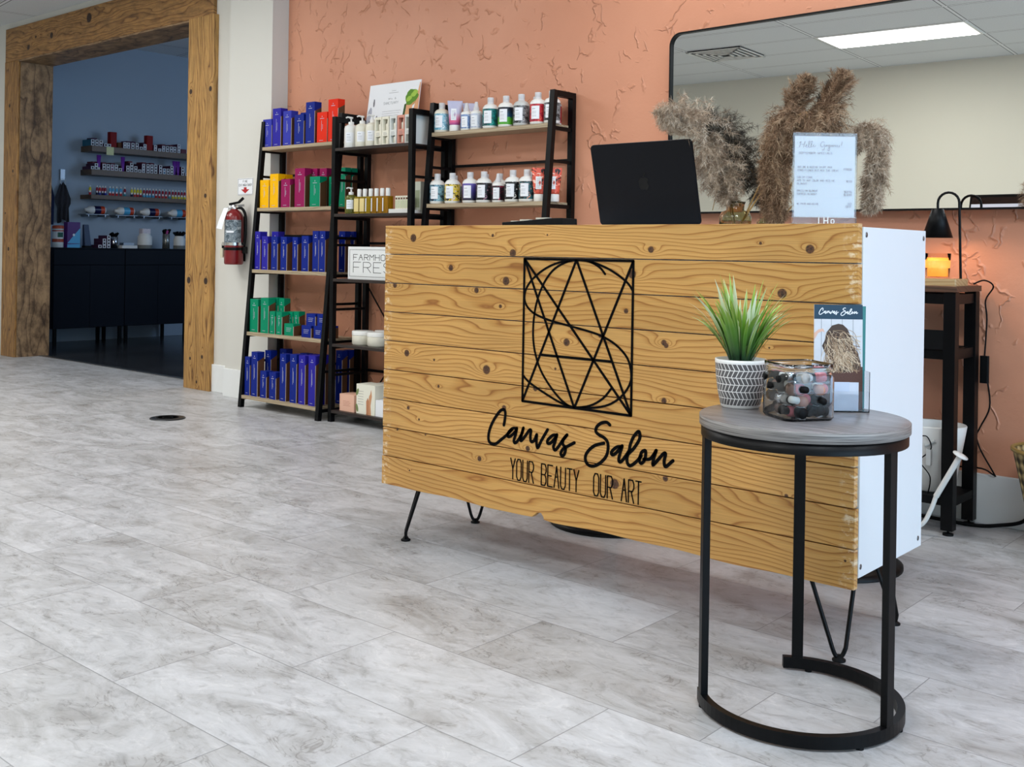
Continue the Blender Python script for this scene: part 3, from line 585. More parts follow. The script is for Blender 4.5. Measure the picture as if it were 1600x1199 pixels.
LBL = {
 'cloud': ('blot', (96, 160, 186), (150, 198, 214), (232, 240, 242)), 'sunset': ('grad', (88, 72, 160), (226, 96, 140), (186, 186, 212)), 'sea': ('blot', (70, 104, 160), (120, 150, 196), (220, 228, 236)),
 'clear': ('blot', (150, 168, 200), (196, 204, 220), (226, 226, 230)), 'smoke': ('blot', (92, 90, 96), (130, 124, 124), (160, 150, 146)), 'teal': ('blot', (8, 66, 70), (16, 118, 118), (40, 168, 160)),
 'forest': ('split', (74, 160, 40), (18, 70, 104), (8, 22, 40)), 'city': ('blot', (20, 20, 24), (120, 124, 126), (176, 180, 180)), 'ruby': ('blot', (150, 16, 46), (196, 40, 50), (232, 106, 82)),
 'sky': ('blot', (24, 42, 60), (120, 168, 190), (158, 200, 214)), 'bloom': ('blot', (24, 22, 26), (236, 208, 70), (214, 206, 236)), 'violet': ('grad', (26, 22, 44), (60, 52, 120), (96, 84, 170)),
 'night': ('blot', (10, 10, 14), (16, 16, 22), (170, 120, 140)), 'rose': ('blot', (16, 14, 20), (40, 24, 36), (200, 40, 78)), 'mono': ('blot', (14, 14, 16), (16, 16, 18), (226, 226, 220)),
 'bars': ('blot', (14, 14, 18), (40, 96, 104), (222, 150, 120)), 'coral': ('blot', (16, 12, 18), (226, 92, 70), (250, 214, 196)), 'slate': ('blot', (60, 56, 56), (128, 120, 116), (150, 142, 138))}
def lm(k): v = LBL[k]; return label_mat('print_'+k, *v)
RZF = math.radians(42)
BPROTO = {}
def name_plate(mb, R, z0, z1, a0, a1, mi, tmi):
    n = 8; vs = []
    for z in (z0, z1):
        for i in range(n+1):
            a = a0+(a1-a0)*i/n; vs.append((R*math.sin(a), -R*math.cos(a), z))
    mb.add(vs, [(i, i+1, n+2+i, n+1+i) for i in range(n)], mi, True)
    # tiny printed lines
    R2 = R+.0003; lines = [(z1-(z1-z0)*f, .55 if k else .42) for k, f in enumerate((.24, .42, .50, .58, .72, .80))]
    for k, (z, wd_) in enumerate(lines):
        hgt = .0022 if k == 0 else .0009; vs = []
        for zz in (z, z+hgt):
            for i in range(4):
                a = a0+(a1-a0)*(.14+wd_*i/3*.95); vs.append((R2*math.sin(a), -R2*math.cos(a), zz))
        mb.add(vs, [(i, i+1, 5+i, 4+i) for i in range(3)], tmi, True)
def bottle(kind, print_, bodym='whiteplastic'):
    key = (kind, print_, bodym)
    if key in BPROTO: return copy_tree(BPROTO[key])
    if kind == 'shampoo':
        t = thing('shampoo_bottle', '', ''); R = .040
        MB().lathe([(.034, 0), (.039, .004), (R, .012), (R, .104), (.038, .111), (.030, .121), (.019, .126), (.0155, .128), (0, .128)], 24).build('body', M[bodym], t)
        MB().lathe([(.0165, 0), (.0165, .008), (.0158, .009), (.0165, .010), (.0165, .031), (.0155, .033), (0, .033)], 20).build('cap', M['capgrey'], t, loc=(0, 0, .1265))
        lb = MB().lathe([(R+.0004, .014), (R+.0004, .100)], 24, caps=False).build('wrap_label', lm(print_), t)
        p = MB(); name_plate(p, R+.0009, .026, .090, -.95, .12, 0, 1); p.build('name_panel', [M['paper'], M['greyink']], lb)
    elif kind == 'spray':
        t = thing('spray_bottle', '', ''); R = .030
        MB().lathe([(.026, 0), (.0295, .004), (R, .010), (R, .088), (.027, .096), (.018, .101), (.013, .103), (0, .103)], 22).build('body', M[bodym], t)
        MB().lathe([(.015, 0), (.015, .014), (.0125, .017), (.0105, .026), (.0085, .042), (.007, .045), (0, .045)], 18).build('sprayer_cap', M['capgrey'], t, loc=(0, 0, .101))
        lb = MB().lathe([(R+.0004, .012), (R+.0004, .084)], 22, caps=False).build('wrap_label', lm(print_), t)
        p = MB(); name_plate(p, R+.0009, .018, .074, -.95, .2, 0, 1); p.build('name_panel', [M['paper'], M['greyink']], lb)
    elif kind == 'tube':
        t = thing('cream_tube', '', ''); n = 20; vs = []; prof = [(.026, .026, .034), (.029, .0265, .050), (.033, .020, .090), (.037, .010, .130), (.040, .0022, .158), (.040, .0014, .164)]
        for a_, b_, z in prof:
            for i in range(n):
                w = 2*PI*i/n; vs.append((a_*math.cos(w), b_*math.sin(w), z))
        MB().add(vs, [(j*n+i, j*n+(i+1) % n, (j+1)*n+(i+1) % n, (j+1)*n+i) for j in range(5) for i in range(n)]+[list(range(n-1, -1, -1)), list(range(5*n, 6*n))], 0, True).build('body', lm(print_), t)
        MB().lathe([(.027, 0), (.028, .002), (.028, .034), (.0265, .036), (0, .036)], 22).build('cap', M['whiteplastic'], t)
        pt = lambda x, z, o=0: (x, -(.0278-(z-.05)*.21)-o, z)
        p = MB().add([pt(-.020, .060), pt(.008, .060), pt(.008, .122), pt(-.020, .122)], [(0, 1, 2, 3)], 0).add([pt(-.020, .060, -.004), pt(.008, .060, -.004), pt(.008, .122, -.004), pt(-.020, .122, -.004)], [(0, 3, 2, 1)], 0)
        for k in range(6): z = .108-k*.008; p.add([pt(-.016, z, .0003), pt(.003-.004*(k % 2), z, .0003), pt(.003-.004*(k % 2), z+.0013, .0003), pt(-.016, z+.0013, .0003)], [(0, 1, 2, 3)], 1)
        p.build('name_panel', [M['paper'], M['greyink']], t)
    BPROTO[key] = t; return t
def put_bottle(kind, pr, x, y, z, label, group, bodym='whiteplastic', scale=1, cat='bottle'):
    t = bottle(kind, pr, bodym); t.location = (x, y, z); t.rotation_euler = (0, 0, RZF); t.scale = (scale,)*3
    tag(t, label, cat, group)
gs = 'hair products on the right ladder shelf'
za, zb_ = Z1[0], Z1[1]
TOP = [('shampoo','cloud',-3.893,'pale blue cloud label','cream'),('tube','sunset',-3.800,'pink and purple sunset print, front left tube',''),('spray','sea',-3.719,'blue sea label, largest spray',''),('spray','clear',-3.652,'pale lilac label, slim spray',''),
       ('shampoo','teal',-3.556,'teal leaf label',''),('shampoo','forest',-3.454,'green forest under night sky label',''),('shampoo','city',-3.356,'grey and black skyline label','steelgrey'),('shampoo','ruby',-3.252,'red label with orange fan',''),('shampoo','city',-3.166,'grey skyline label, seen inside the right frame','')]
M['steelgrey'] = mat('pale_grey_plastic', (196, 198, 196), .35)
for k, pr, x, d, bm_ in TOP:
    put_bottle(k, pr, x, 3.905, za, f'{"white tube" if k=="tube" else "white spray bottle" if k=="spray" else "white bottle"} with {d}, front of right ladder top shelf'.replace('front left tube, ', '').replace('largest spray, ', '').replace('white bottle with grey and black', 'pale grey bottle with grey and black').replace(', seen inside the right frame', ' inside the right frame'), gs, bm_ or 'whiteplastic', .97, 'tube' if k == 'tube' else 'bottle')
TOPB = [('shampoo','cloud',-3.832,'with pale cloud label half hidden behind the sunset tube'),('tube','sunset',-3.757,'with dull sunset print behind the front tube'),('spray','smoke',-3.618,'slim with smoky grey label right of the lilac spray'),('shampoo','slate',-3.408,'grey label behind the green forest bottle'),('shampoo','slate',-3.314,'grey label behind the skyline bottle'),('shampoo','ruby',-3.205,'red label behind the red fan bottle')]
for k, pr, x, d in TOPB: put_bottle(k, pr, x-.01, 3.978 if k != 'spray' else 3.955, za, f'{"tube" if k=="tube" else "spray bottle" if k=="spray" else "white bottle"} {d}, right ladder top shelf', gs, 'whiteplastic', .93 if k != 'spray' else .9, 'tube' if k == 'tube' else 'bottle')
SEC = [('shampoo','sky',-3.889,'sky blue petal label'),('shampoo','bloom',-3.782,'yellow and lilac flower label'),('shampoo','violet',-3.659,'violet night label'),('shampoo','night',-3.566,'black label with pink haze'),('spray','rose',-3.473,'black label with red dot, a spray'),('shampoo','mono',-3.378,'black and white scribble label'),('shampoo','bars',-3.289,'black label with salmon bars'),('tube','coral',-3.212,'coral and black print, left tube'),('tube','coral',-3.158,'coral and black print, right tube')]
for k, pr, x, d in SEC: put_bottle(k, pr, x if x != -3.158 else -3.150, 3.877 if x != -3.158 else 3.905, zb_, f'{"white-capped tube" if k=="tube" else "white bottle"} with {d}, front of right ladder second shelf', gs, 'whiteplastic', .97, 'tube' if k == 'tube' else 'bottle')
SECB = [('shampoo','sky',-3.842,'sky blue label between the petal and flower bottles'),('shampoo','bloom',-3.733,'flower label behind, right of the flower bottle'),('shampoo','violet',-3.625,'violet label behind the violet night bottle'),('shampoo','night',-3.53,'black label behind the spray with red dot'),('spray','rose',-3.436,'red dot label, a spray at rear'),('shampoo','bars',-3.335,'salmon bars label at rear')]
for k, pr, x, d in SECB: put_bottle(k, pr, x-.01, 3.965, zb_, f'white bottle with {d}, right ladder second shelf', gs, 'whiteplastic', .94 if k != 'spray' else 1.02)

# ------------------------------------------------------------------ things on the middle shelf unit
def pump_bottle(x, y, z, label, body, s=1.0, group=None, rz=RZF, liquid=None, h=.13):
    t = thing('pump_bottle', label, 'pump bottle', (x, y, z), rz, group); t.scale = (s,)*3
    MB().lathe([(.033, 0), (.0365, .004), (.037, .01), (.037, h-.022), (.034, h-.010), (.022, h-.002), (.014, h), (0, h)], 22).build('body', body, t)
    MB().lathe([(.0155, 0), (.0155, .014), (.013, .017), (.0045, .018), (.0045, .034), (.010, .035), (.011, .043), (0, .045)], 16).tube([(0, 0, .040), (-.018, -.012, .042), (-.026, -.017, .037)], .0045, 8).build('pump', M['whiteplastic'], t, loc=(0, 0, h-.001))
    p = MB(); name_plate(p, .0375, .03, .085, -.7, .5, 0, 1); p.build('label_panel', [M['paper'], M['greyink']], t)
    return t
gu = 'skincare on the middle shelf unit'
for i, x in enumerate((-4.520, -4.428, -4.345)):
    pump_bottle(x, 3.835, Z2[0], ('left', 'middle', 'right')[i]+' white pump lotion bottle of three beside the gift boxes, middle shelf unit top', M['cream'] if i else M['whiteplastic'], 1.0, 'white pump lotions')
def gift_box(x, z, edge, label, w=.052, h=.15):
    t = thing('gift_box', label, 'gift box', (x, 3.80, z), 0, 'windowed gift boxes')
    f = MB(); d = .14; x0, x1 = -w/2, w/2; b_ = .008
    f.box(x0, x0+b_, 0, d, 0, h).box(x1-b_, x1, 0, d, 0, h).box(x0+b_, x1-b_, 0, d, 0, b_).box(x0+b_, x1-b_, 0, d, h-b_*1.6, h).box(x0+b_, x1-b_, 0, .03, h*.32, h*.52).box(x0+b_, x1-b_, d-.004, d, b_, h-b_)
    bx = f.build('box', edge, t)
    MB().box(x0+.012, x1-.012, -.0004, 0, h*.36, h*.37).box(x0+.012, x1-.012, -.0004, 0, h*.40, h*.41).box(x0+.012, x1-.016, -.0004, 0, h*.44, h*.45).build('print', M['greyink'], t)
    MB().lathe([(.015, 0), (.016, .003), (.016, .034), (.013, .038), (0, .038)], 16, M=T(0, .026, b_)).build('jar', M['cream'], t)
    MB().lathe([(.015, 0), (.016, .003), (.016, .034), (.009, .040), (.009, .052), (0, .052)], 16, M=T(0, .026, h*.52)).build('bottle', M['cream'], t)
pinkb = mat('dusty_pink_card', (214, 148, 130), .6); greyb = mat('pale_grey_card', (222, 224, 220), .6); creamb = mat('cream_card', (232, 228, 210), .6)
for i, (x, m_, d) in enumerate(((-4.262, creamb, 'cream'), (-4.206, creamb, 'cream'), (-4.146, greyb, 'pale grey'), (-4.086, pinkb, 'dusty pink'), (-4.030, greyb, 'pale grey'))):
    gift_box(x, Z2[0], m_, f'{d} windowed gift box, {ORD[i+1]} of five from the left, middle shelf unit top')
# poster leaning on the wall above them
t = thing('poster', 'white spa poster with woman in green leafy wrap, leaning above the gift boxes', 'poster', (-4.372, 3.968, Z2[0]), 0); t.rotation_euler = (math.radians(-8), 0, math.radians(0))
pw, ph = .205, .375
MB().box(-pw, pw, 0, .004, 0, ph).build('board', M['paper'], t)
pr = MB(); text(pr, 'SANCTUARY', -.075, .255, .014, .0013, .0004, 0, cw=.62, gap=.55)
for st in ([(-.035,.283),(-.040,.287),(-.036,.291),(-.032,.286),(-.038,.280)], [(-.028,.290),(-.028,.281)], [(-.026,.286),(-.022,.290)], [(-.018,.281),(-.018,.287)], [(-.013,.281),(-.013,.287),(-.008,.286),(-.008,.281)], [(.020,.282),(.012,.290),(.017,.292),(.010,.284),(.014,.280),(.021,.286)]): pr.ribbon(st, .0012, .0004)
pr.box(-.04, .035, -.0004, 0, .318, .3195).box(-.02, .015, -.0004, 0, .330, .3312)
for k in range(6): pr.box(-.08, .07-(k % 3)*.01, -.0004, 0, .215-k*.0125-(.012 if k > 2 else 0), .2162-k*.0125-(.012 if k > 2 else 0))
pr.build('lettering', M['greyink'], t)
gr = MB()
def blob(mb, cx, cz, rx, rz, mi, y=-.0006, n=18, rot=0, wob=0, seed=1):
    r = random.Random(seed); pts = []
    for i in range(n):
        a = 2*PI*i/n; q = 1+wob*(r.random()-.5); px, pz = rx*math.cos(a)*q, rz*math.sin(a)*q
        pts.append((cx+px*math.cos(rot)-pz*math.sin(rot), cz+px*math.sin(rot)+pz*math.cos(rot)))
    mb.prism(pts, y, y+.0002, mi)
def clip_poly(pts): return [(max(-pw, min(pw, x)), max(0, min(ph, z))) for x, z in pts]
gr.prism(clip_poly([(.10,.04),(.105,.11),(.09,.16),(.10,.20),(.125,.235),(.15,.20),(.17,.215),(.188,.30),(.198,.36),(.2045,.36),(.2045,.20),(.195,.10),(.19,.04)]), -.0004, 0, 0)
blob(gr, .133, .235, .026, .034, 0, -.0006); 
gr.prism([(.085,.15),(.095,.245),(.112,.25),(.105,.19),(.098,.14)], -.0006, 0, 3)
blob(gr, .145, .285, .052, .040, 1, -.0010, 26, .5, .25, 4); blob(gr, .165, .30, .026, .016, 2, -.0014, 20, .5, .3, 5); blob(gr, .128, .275, .022, .014, 2, -.0014, 20, .5, .3, 6); blob(gr, .165, .265, .020, .03, 4, -.0008, 16, -.4)
wp = gr; gr = MB()
for k, (cx, cz, rx, rz, mi) in enumerate(((-.185,.20,.016,.05,5),(-.165,.13,.025,.05,6),(-.175,.06,.028,.05,4),(-.13,.10,.018,.06,5),(-.12,.17,.008,.03,6),(-.145,.05,.03,.03,0),(-.105,.13,.010,.05,5),(-.155,.27,.006,.025,6),(-.19,.11,.012,.03,4))):
    blob(gr, cx, cz, rx, rz, mi, -.0004-.0002*k, 14, .2*(k % 3-1), .3, k)
PMATS = [mat('skin_print', (222, 164, 122), .7), mat('leaf_print', (92, 140, 34), .7), mat('light_leaf_print', (160, 196, 74), .7), mat('dark_leaf_print', (46, 78, 34), .7), mat('tan_print', (196, 150, 96), .7), mat('cool_grey_print', (176, 178, 190), .7), mat('grey_print', (118, 116, 124), .7)]
gr.build('bottles_print', PMATS, t); wp.build('woman_print', PMATS, t)

# second board: oil bottles, tray of cartons
amber = mat('golden_oil', (214, 190, 40), .12, trans=.75, ior=1.4); amber2 = mat('amber_oil', (206, 158, 30), .12, trans=.7, ior=1.4)
oilclear = mat('pale_green_oil', (186, 190, 90), .1, trans=.8, ior=1.4)
pump_bottle(-4.505, 3.83, Z2[1], 'clear pump bottle of green oil at the left end of the oil bottles', oilclear, .9, gu, h=.118)
yel = mat('pale_yellow_label', (224, 204, 140), .6)
for i, x in enumerate((-4.430, -4.385, -4.338, -4.292, -4.247, -4.203)):
    t = thing('oil_bottle', f'square {"golden" if i<3 else "amber"} oil bottle with white cap, {ORD[i+1]} of six, second middle board', 'bottle', (x, 3.825, Z2[1]), 0, 'oil bottles on the second board')
    MB().hprism(rrect(-.020, .020, -.022, .022, .005, 3), 0, .092).build('body', amber if i < 3 else amber2, t, bev=.002)
    MB().lathe([(.0125, 0), (.0125, .036), (.011, .042), (0, .042)], 16).build('cap', M['whiteplastic'], t, loc=(0, 0, .0925))
    MB().box(-.018, .018 if i < 2 else -.012, -.0235, -.0222, .012, .082).build('label_panel', yel if i < 2 else M['paper'], t)
t = thing('display_tray', 'low white display tray holding a row of small cartons', 'tray', (-4.085, 3.83, Z2[1]))
MB().box(-.085, .085, -.03, .04, 0, .016).box(-.085, .085, -.03, -.027, .016, .022).build('tray', M['whiteplastic'], t)
for i in range(6):
    o = MB().box(-.0088, .0088, 0, .028, 0, .075).box(-.006, .006, -.0004, 0, .056, .066, 1).box(-.007, .007, -.0003, 0, .012, .052, 2).build('serum_carton', [creamb, M['kraft'], mat('sage_print', (196, 204, 170), .6)], loc=(-4.135+i*.0195, 3.822, Z2[1]+.0162))
    tag(o, f'slim cream serum carton, {ORD[i+1]} of six from the left in the white tray', 'carton', 'serum cartons in the white tray')
o = MB().box(-.022, .022, 0, .03, 0, .165).box(-.016, .016, -.0004, 0, .03, .12, 1).build('tester_carton', [mat('clear_grey_card', (200, 204, 190), .4), mat('sage_print2', (150, 160, 130), .6)], loc=(-4.012, 3.865, Z2[1]))
o.location.x = -4.022
tag(o, 'tall pale grey-green carton at the right end of the second middle board', 'carton', gu)
# framed sign on the third board
t = thing('framed_sign', 'white sign with thin black border lettered in capitals, half behind the desk', 'sign', (-4.290, 3.806, Z2[2]), 0)
MB().box(-.205, .305, 0, .018, 0, .176).build('board', M['white'], t, bev=.0015)
s = MB()
s.ribbon([(-.190,.016),(.290,.016),(.290,.160),(-.190,.160),(-.190,.016)], .0015, .0008)
text(s, 'FARMHOUSE', -.160, .104, .030, .0026, .0008, total=.385); text(s, 'FRESH', -.160, .038, .055, .0026, .0008, total=.385)
s.build('lettering', M['ink'], t)
# fourth board: lidded jars
def jar(x, y, z, label, group, R=.058, h=.075):
    t = thing('cream_jar', label, 'jar', (x, y, z), 0, group)
    MB().lathe([(R*.9, 0), (R, .006), (R, h*.66), (R*.97, h*.70), (0, h*.70)], 28).build('body', M['cream'], t)
    MB().lathe([(R*1.02, 0), (R*1.02, h*.27), (R*.98, h*.30), (0, h*.30)], 28).build('lid', M['whiteplastic'], t, loc=(0, 0, h*.70))
jar(-4.435, 3.868, Z2[3], 'front left round white lidded cream jar on the fourth middle board', 'cream jars')
jar(-4.305, 3.862, Z2[3], 'front right white lidded cream jar nearest the desk', 'cream jars')
jar(-4.352, 3.943, Z2[3], 'white lidded cream jar at the rear between the two front jars', 'cream jars', .047, .078)
jar(-4.225, 3.935, Z2[3], 'white lidded cream jar at the rear right, partly behind the desk', 'cream jars', .047, .078)
# bottom board cartons
def simple_carton(x, y, z, w, d, h, m_, label, extra=None, mats=()):
    mb = MB().box(-w/2, w/2, 0, d, 0, h)
    if extra: extra(mb)
    o = mb.build('skincare_carton', [m_]+list(mats), loc=(x, y, z), bev=0); tag(o, label, 'carton', gu); return o
def pinkx(mb):
    for k in range(4): mb.box(-.03, .03-.008*(k % 2), -.0004, 0, .030+k*.008, .0315+k*.008, 1)
simple_carton(-4.480, 3.80, Z2[4], .118, .09, .092, mat('blush_card', (232, 184, 160), .6), 'blush pink square carton on the bottom middle board', pinkx, [mat('rose_ink', (176, 112, 96), .7)])
def handx(mb):
    mb.prism([(.005,0),(.045,0),(.040,.05),(.050,.10),(.044,.135),(.036,.11),(.028,.10),(.022,.06)], -.0004, 0, 1); mb.prism([(.008,0),(.024,0),(.026,.07),(.018,.09),(.006,.07)], -.0008, 0, 2)
    for k in range(6): mb.box(-.062, -.018, -.0004, 0, .05+k*.014, .0515+k*.014, 3)
    blob(mb, -.066, .115, .009, .02, 4, -.0006, rot=-.4); blob(mb, -.068, .03, .009, .022, 4, -.0006, rot=.3)
simple_carton(-4.327, 3.80, Z2[4], .148, .10, .158, mat('ivory_card', (236, 234, 218), .6), 'tall ivory carton printed with two raised hands, bottom middle board', handx, [mat('hand_print', (206, 150, 110), .7), mat('hand_print2', (188, 128, 92), .7), M['greyink'], mat('olive_leaf_print', (120, 136, 84), .7)])
simple_carton(-4.205, 3.80, Z2[4], .085, .08, .086, M['paper'], 'low white carton at the desk edge, bottom middle board')
simple_carton(-4.300, 3.905, Z2[4], .14, .07, .155, mat('ivory_card', (236, 234, 218), .6), 'ivory carton standing behind the hand printed one')

# ------------------------------------------------------------------ pilaster: extinguisher and sign
t = thing('fire_extinguisher', 'red fire extinguisher with paper inspection tag hanging on the white pilaster', 'fire extinguisher', (-5.655, 3.872, .838), math.radians(30))
redm = mat('extinguisher_red', (120, 14, 20), .3, coat=.4)
MB().lathe([(.050, 0), (.056, .004), (.058, .012), (.058, .285), (.054, .305), (.042, .325), (.024, .338), (.018, .345), (0, .345)], 28).build('cylinder', redm, t)
MB().lathe([(.0585, .135), (.0585, .275)], 20, caps=False, a0=-2.6, a1=-.3).build('instruction_label', label_mat('print_instr', 'blot', (70, 84, 92), (120, 132, 140), (170, 178, 182)), t)
MB().box(-.022, .026, -.0602, -.0588, .196, .208).build('label_strip', M['paper'], t)
MB().lathe([(.0605, .118), (.0605, .136)], 28, caps=False).box(-.074, -.058, -.01, .01, .116, .138).build('strap_band', M['chrome'], t)
MB().lathe([(.0602, .088), (.0602, .106)], 28, caps=False).box(-.078, -.056, -.005, .035, .05, .13).box(.055, .074, -.005, .035, .07, .11).box(-.05, .05, .050, .062, .02, .30).build('wall_bracket', M['black'], t)
MB().lathe([(.020, 0), (.020, .022), (.012, .028), (0, .028)], 16, M=T(0, 0, .343)).box(-.03, .03, -.01, .01, .352, .366).build('valve', M['chrome'], t)
MB().bar((-.035, 0, .372), (.030, -.004, .384), .014, .006).bar((.030, -.004, .384), (.062, -.006, .412), .016, .006).build('carry_handle', M['black'], t)
MB().bar((-.020, 0, .362), (.066, -.006, .366), .014, .005).build('squeeze_lever', M['steel'], t)
MB().lathe([(.012, 0), (.012, .010), (0, .010)], 14, M=T(-.024, -.010, .352) @ RX(PI/2)).build('gauge', M['whiteplastic'], t)
MB().tube(smooth_pts([(.018, 0, .352), (.052, .0, .345), (.074, 0, .30), (.076, 0, .20), (.070, 0, .12)], 5), .009, 10).build('hose', M['black'], t)
MB().lathe([(.010, .06), (.013, .10), (.008, .118)], 14, M=T(-.068, -.020, -.018)).build('nozzle_clip', mat('pale_brass', (206, 198, 170), .4), t)
tg = MB().add([(-.055,-.030,.348),(-.024,-.034,.350),(-.040,-.066,.255),(-.048,-.068,.215),(-.088,-.060,.222),(-.078,-.056,.262)], [(0,1,2,5),(5,2,3,4)], 0)
tg.build('inspection_tag', M['paper'], t)
MB().tube([(-.02, -.012, .362), (-.040, -.032, .348)], .0012, 6).build('tag_string', M['steel'], t)
t = thing('fire_extinguisher_sign', 'small white sign with red down arrow above the extinguisher', 'sign', (-5.652, PY, 1.272), 0)
MB().box(-.080, .080, -.003, 0, 0, .104).build('plate', M['paper'], t)
s = MB(); s.ribbon([(-.076,.004),(.076,.004),(.076,.100),(-.076,.100),(-.076,.004)], .0016, .0004, 0, T(0, -.003, 0)); text(s, 'FIRE', -.024, .078, .013, .0018, .0004, 0, T(0, -.003, 0), total=.046); text(s, 'EXTINGUISHER', -.066, .055, .014, .0019, .0004, 0, T(0, -.003, 0), total=.132)
s.build('lettering', M['ink'], t)
MB().prism([(-.014, .048), (.014, .048), (.014, .035), (.044, .035), (0, .010), (-.044, .035), (-.014, .035)], -.0036, -.003).build('arrow', M['red'], t)
# floor register
t = thing('floor_drain_cover', 'round dark metal cover set in the floor left of the ladder shelves', 'floor cover', (-5.282, 3.208, 0))
MB().lathe([(.096, 0), (.094, .004), (.085, .006), (0, .006)], 32).build('plate', mat('worn_dark_metal', (70, 72, 74), .4, metal=.8, var=.2, bscale=40), t)
MB().lathe([(.06, .0062), (.06, .007), (.052, .007), (.052, .0062)], 28).lathe([(.03, .0062), (.03, .007), (.022, .007), (.022, .0062)], 24).build('ridges', M['blacksoft'], t)

# ------------------------------------------------------------------ laptop and things on the desk
DZ = 1.018
navy = mat('midnight_aluminium', (11, 14, 22), .42, metal=.55)
t = thing('laptop', 'open midnight blue laptop seen from behind on the reception desk', 'laptop', (-1.703, 2.545, DZ))
MB().hprism(rrect(-.170, .170, 0, .237, .012, 4), .001, .012).build('base', navy, t, bev=.002)
MB().box(-.150, .150, .02, .13, .0121, .0126).build('keyboard', M['blacksoft'], t)
LT = T(0, .004, .012) @ RX(math.radians(14.0))
lid = MB(); pts = rrect(-.170, .170, 0, .237, .012, 5); lid.prism(pts, -.006, 0, 0, LT); lo = lid.build('lid', navy, t, bev=.0015)
MB().prism(rrect(-.166, .166, .006, .233, .010, 4), 0, .0008, 0, LT).build('bezel', M['blacksoft'], lo)
MB().box(-.160, .160, .0008, .0014, .020, .188, 0, LT).box(-.160, .160, .0008, .0014, .188, .222, 1, LT).build('screen', [mat('lit_screen', (200, 208, 220), .3, emis=(206, 216, 235), estr=.6), mat('dark_window_bar', (16, 18, 22), .2)], lo)
ap = MB(); a = []
body = [(0,.060),(.010,.063),(.020,.060),(.0265,.052),(.022,.046),(.021,.036),(.025,.028),(.028,.026),(.024,.016),(.017,.007),(.010,.005),(0,.008),(-.010,.005),(-.017,.007),(-.024,.017),(-.028,.032),(-.027,.046),(-.020,.058),(-.010,.063)]
k_ = .62
ap.prism([(p[0]*k_, .098+p[1]*k_) for p in body], -.0066, -.006, 0, LT); ap.prism([(p[0]*k_, .098+p[1]*k_) for p in ((0,.066),(.002,.076),(.009,.084),(.014,.086),(.013,.078),(.008,.070),(.003,.066))], -.0066, -.006, 0, LT)
ap.build('logo', mat('gloss_black_logo', (3, 4, 6), .12, metal=.3), lo)
t = thing('card_machine', 'slim black device with pale buttons on the desk left of the laptop', 'device', (-2.075, 2.50, DZ), math.radians(3))
MB().prism([(-.112, 0), (.112, 0), (.114, .006), (.112, .031), (.06, .030), (-.02, .024), (-.112, .019)], -.035, .045).build('body', M['blacksoft'], t, bev=.002)
MB().box(-.055, -.02, -.02, .0, .023, .028).box(-.09, -.065, -.02, 0, .020, .024).box(.006, .05, -.02, .0, .028, .033).build('buttons', M['cream'], t)
# menu stand
cr = math.radians(42)
acr = mat('clear_acrylic', (248, 250, 252), .03, trans=1, ior=1.3)
t = thing('menu_stand', 'upright clear acrylic stand holding a white specials menu on the desk', 'menu stand', (-1.150, 2.480, DZ), cr)
MB().box(-.079, .079, -.004, -.0025, .026, .233).box(-.079, .079, .0025, .004, .026, .233).box(-.079, .079, -.024, .024, 0, .010).box(-.079, .079, -.006, .006, .010, .026).build('holder', acr, t, bev=.0008)
pg = MB().box(-.074, .074, -.0006, .0006, .027, .224).build('menu_card', M['paper'], t)
s = MB(); TM = T(0, -.0042, 0)
HG = [[(-.064,.196),(-.060,.210),(-.064,.206)],[(-.060,.203),(-.052,.204),(-.050,.211),(-.054,.196)],[(-.050,.198),(-.045,.201),(-.047,.203),(-.048,.198),(-.043,.197),(-.038,.210),(-.041,.210),(-.041,.197),(-.036,.198),(-.032,.210),(-.035,.210),(-.035,.197),(-.030,.200),(-.028,.203),(-.031,.199),(-.027,.198),(-.024,.201)],
      [(-.002,.209),(-.008,.210),(-.012,.203),(-.008,.197),(-.002,.203),(-.004,.190),(-.008,.192)],[(.000,.199),(.003,.203),(.001,.198),(.006,.202),(.007,.198),(.011,.203),(.009,.188),(.006,.192),(.013,.200),(.016,.202),(.015,.198),(.019,.203),(.019,.198),(.024,.203),(.025,.198),(.029,.203),(.029,.198),(.034,.202),(.033,.197)],[(.041,.211),(.039,.201)],[(.038,.197),(.0385,.198)]]
for st in HG: s.ribbon(smooth_pts(st, 3), .0008, .0003, 0, TM)
text(s, 'SEPTEMBER SPECIALS', -.065, .180, .0045, .0006, .0003, 0, TM, total=.082)
for z, txts in ((.146, 'BUY ONE & RECEIVE 10% OFF YOUR'.replace('%', '')), (.138, 'CONDITIONER BUT NOT THE TREATMENT')): text(s, txts[:29], -.067, z, .0042, .0005, .0003, 0, TM, total=.084 if z > .14 else .100)
for z, tx, tl in ((.121, 'COLOR CARE', .038), (.113, 'ADD TO ANY COLOR AND RECEIVE', .092), (.105, 'BLOWOUT', .024), (.088, 'BRAZILIAN BLOWOUT', .050), (.080, 'EXPRESS BLOWOUT', .048), (.056, 'WE PAIR AND GUIDE', .053)): text(s, tx, -.068, z, .0042, .0005, .0003, 0, TM, total=tl)
for z, tx, tl in ((.141, 'FREE', .020), (.112, '$10', .013), (.086, '$275', .018), (.079, '$300', .019), (.057, '20', .010), (.050, 'OFF', .014)): text(s, tx, .066-tl, z, .0046, .0007, .0003, 0, TM, total=tl)
s.build('menu_print', mat('light_grey_ink', (158, 160, 168), .7), pg)
s = MB(); text(s, 'LH', -.020, .008, .018, .0022, .0006, 0, T(0, -.0245, 0), total=.022); text(s, 'O', .010, .010, .010, .0018, .0006, 0, T(0, -.0245, 0), total=.007)
s.build('etched_logo', M['whiteplastic'], t)

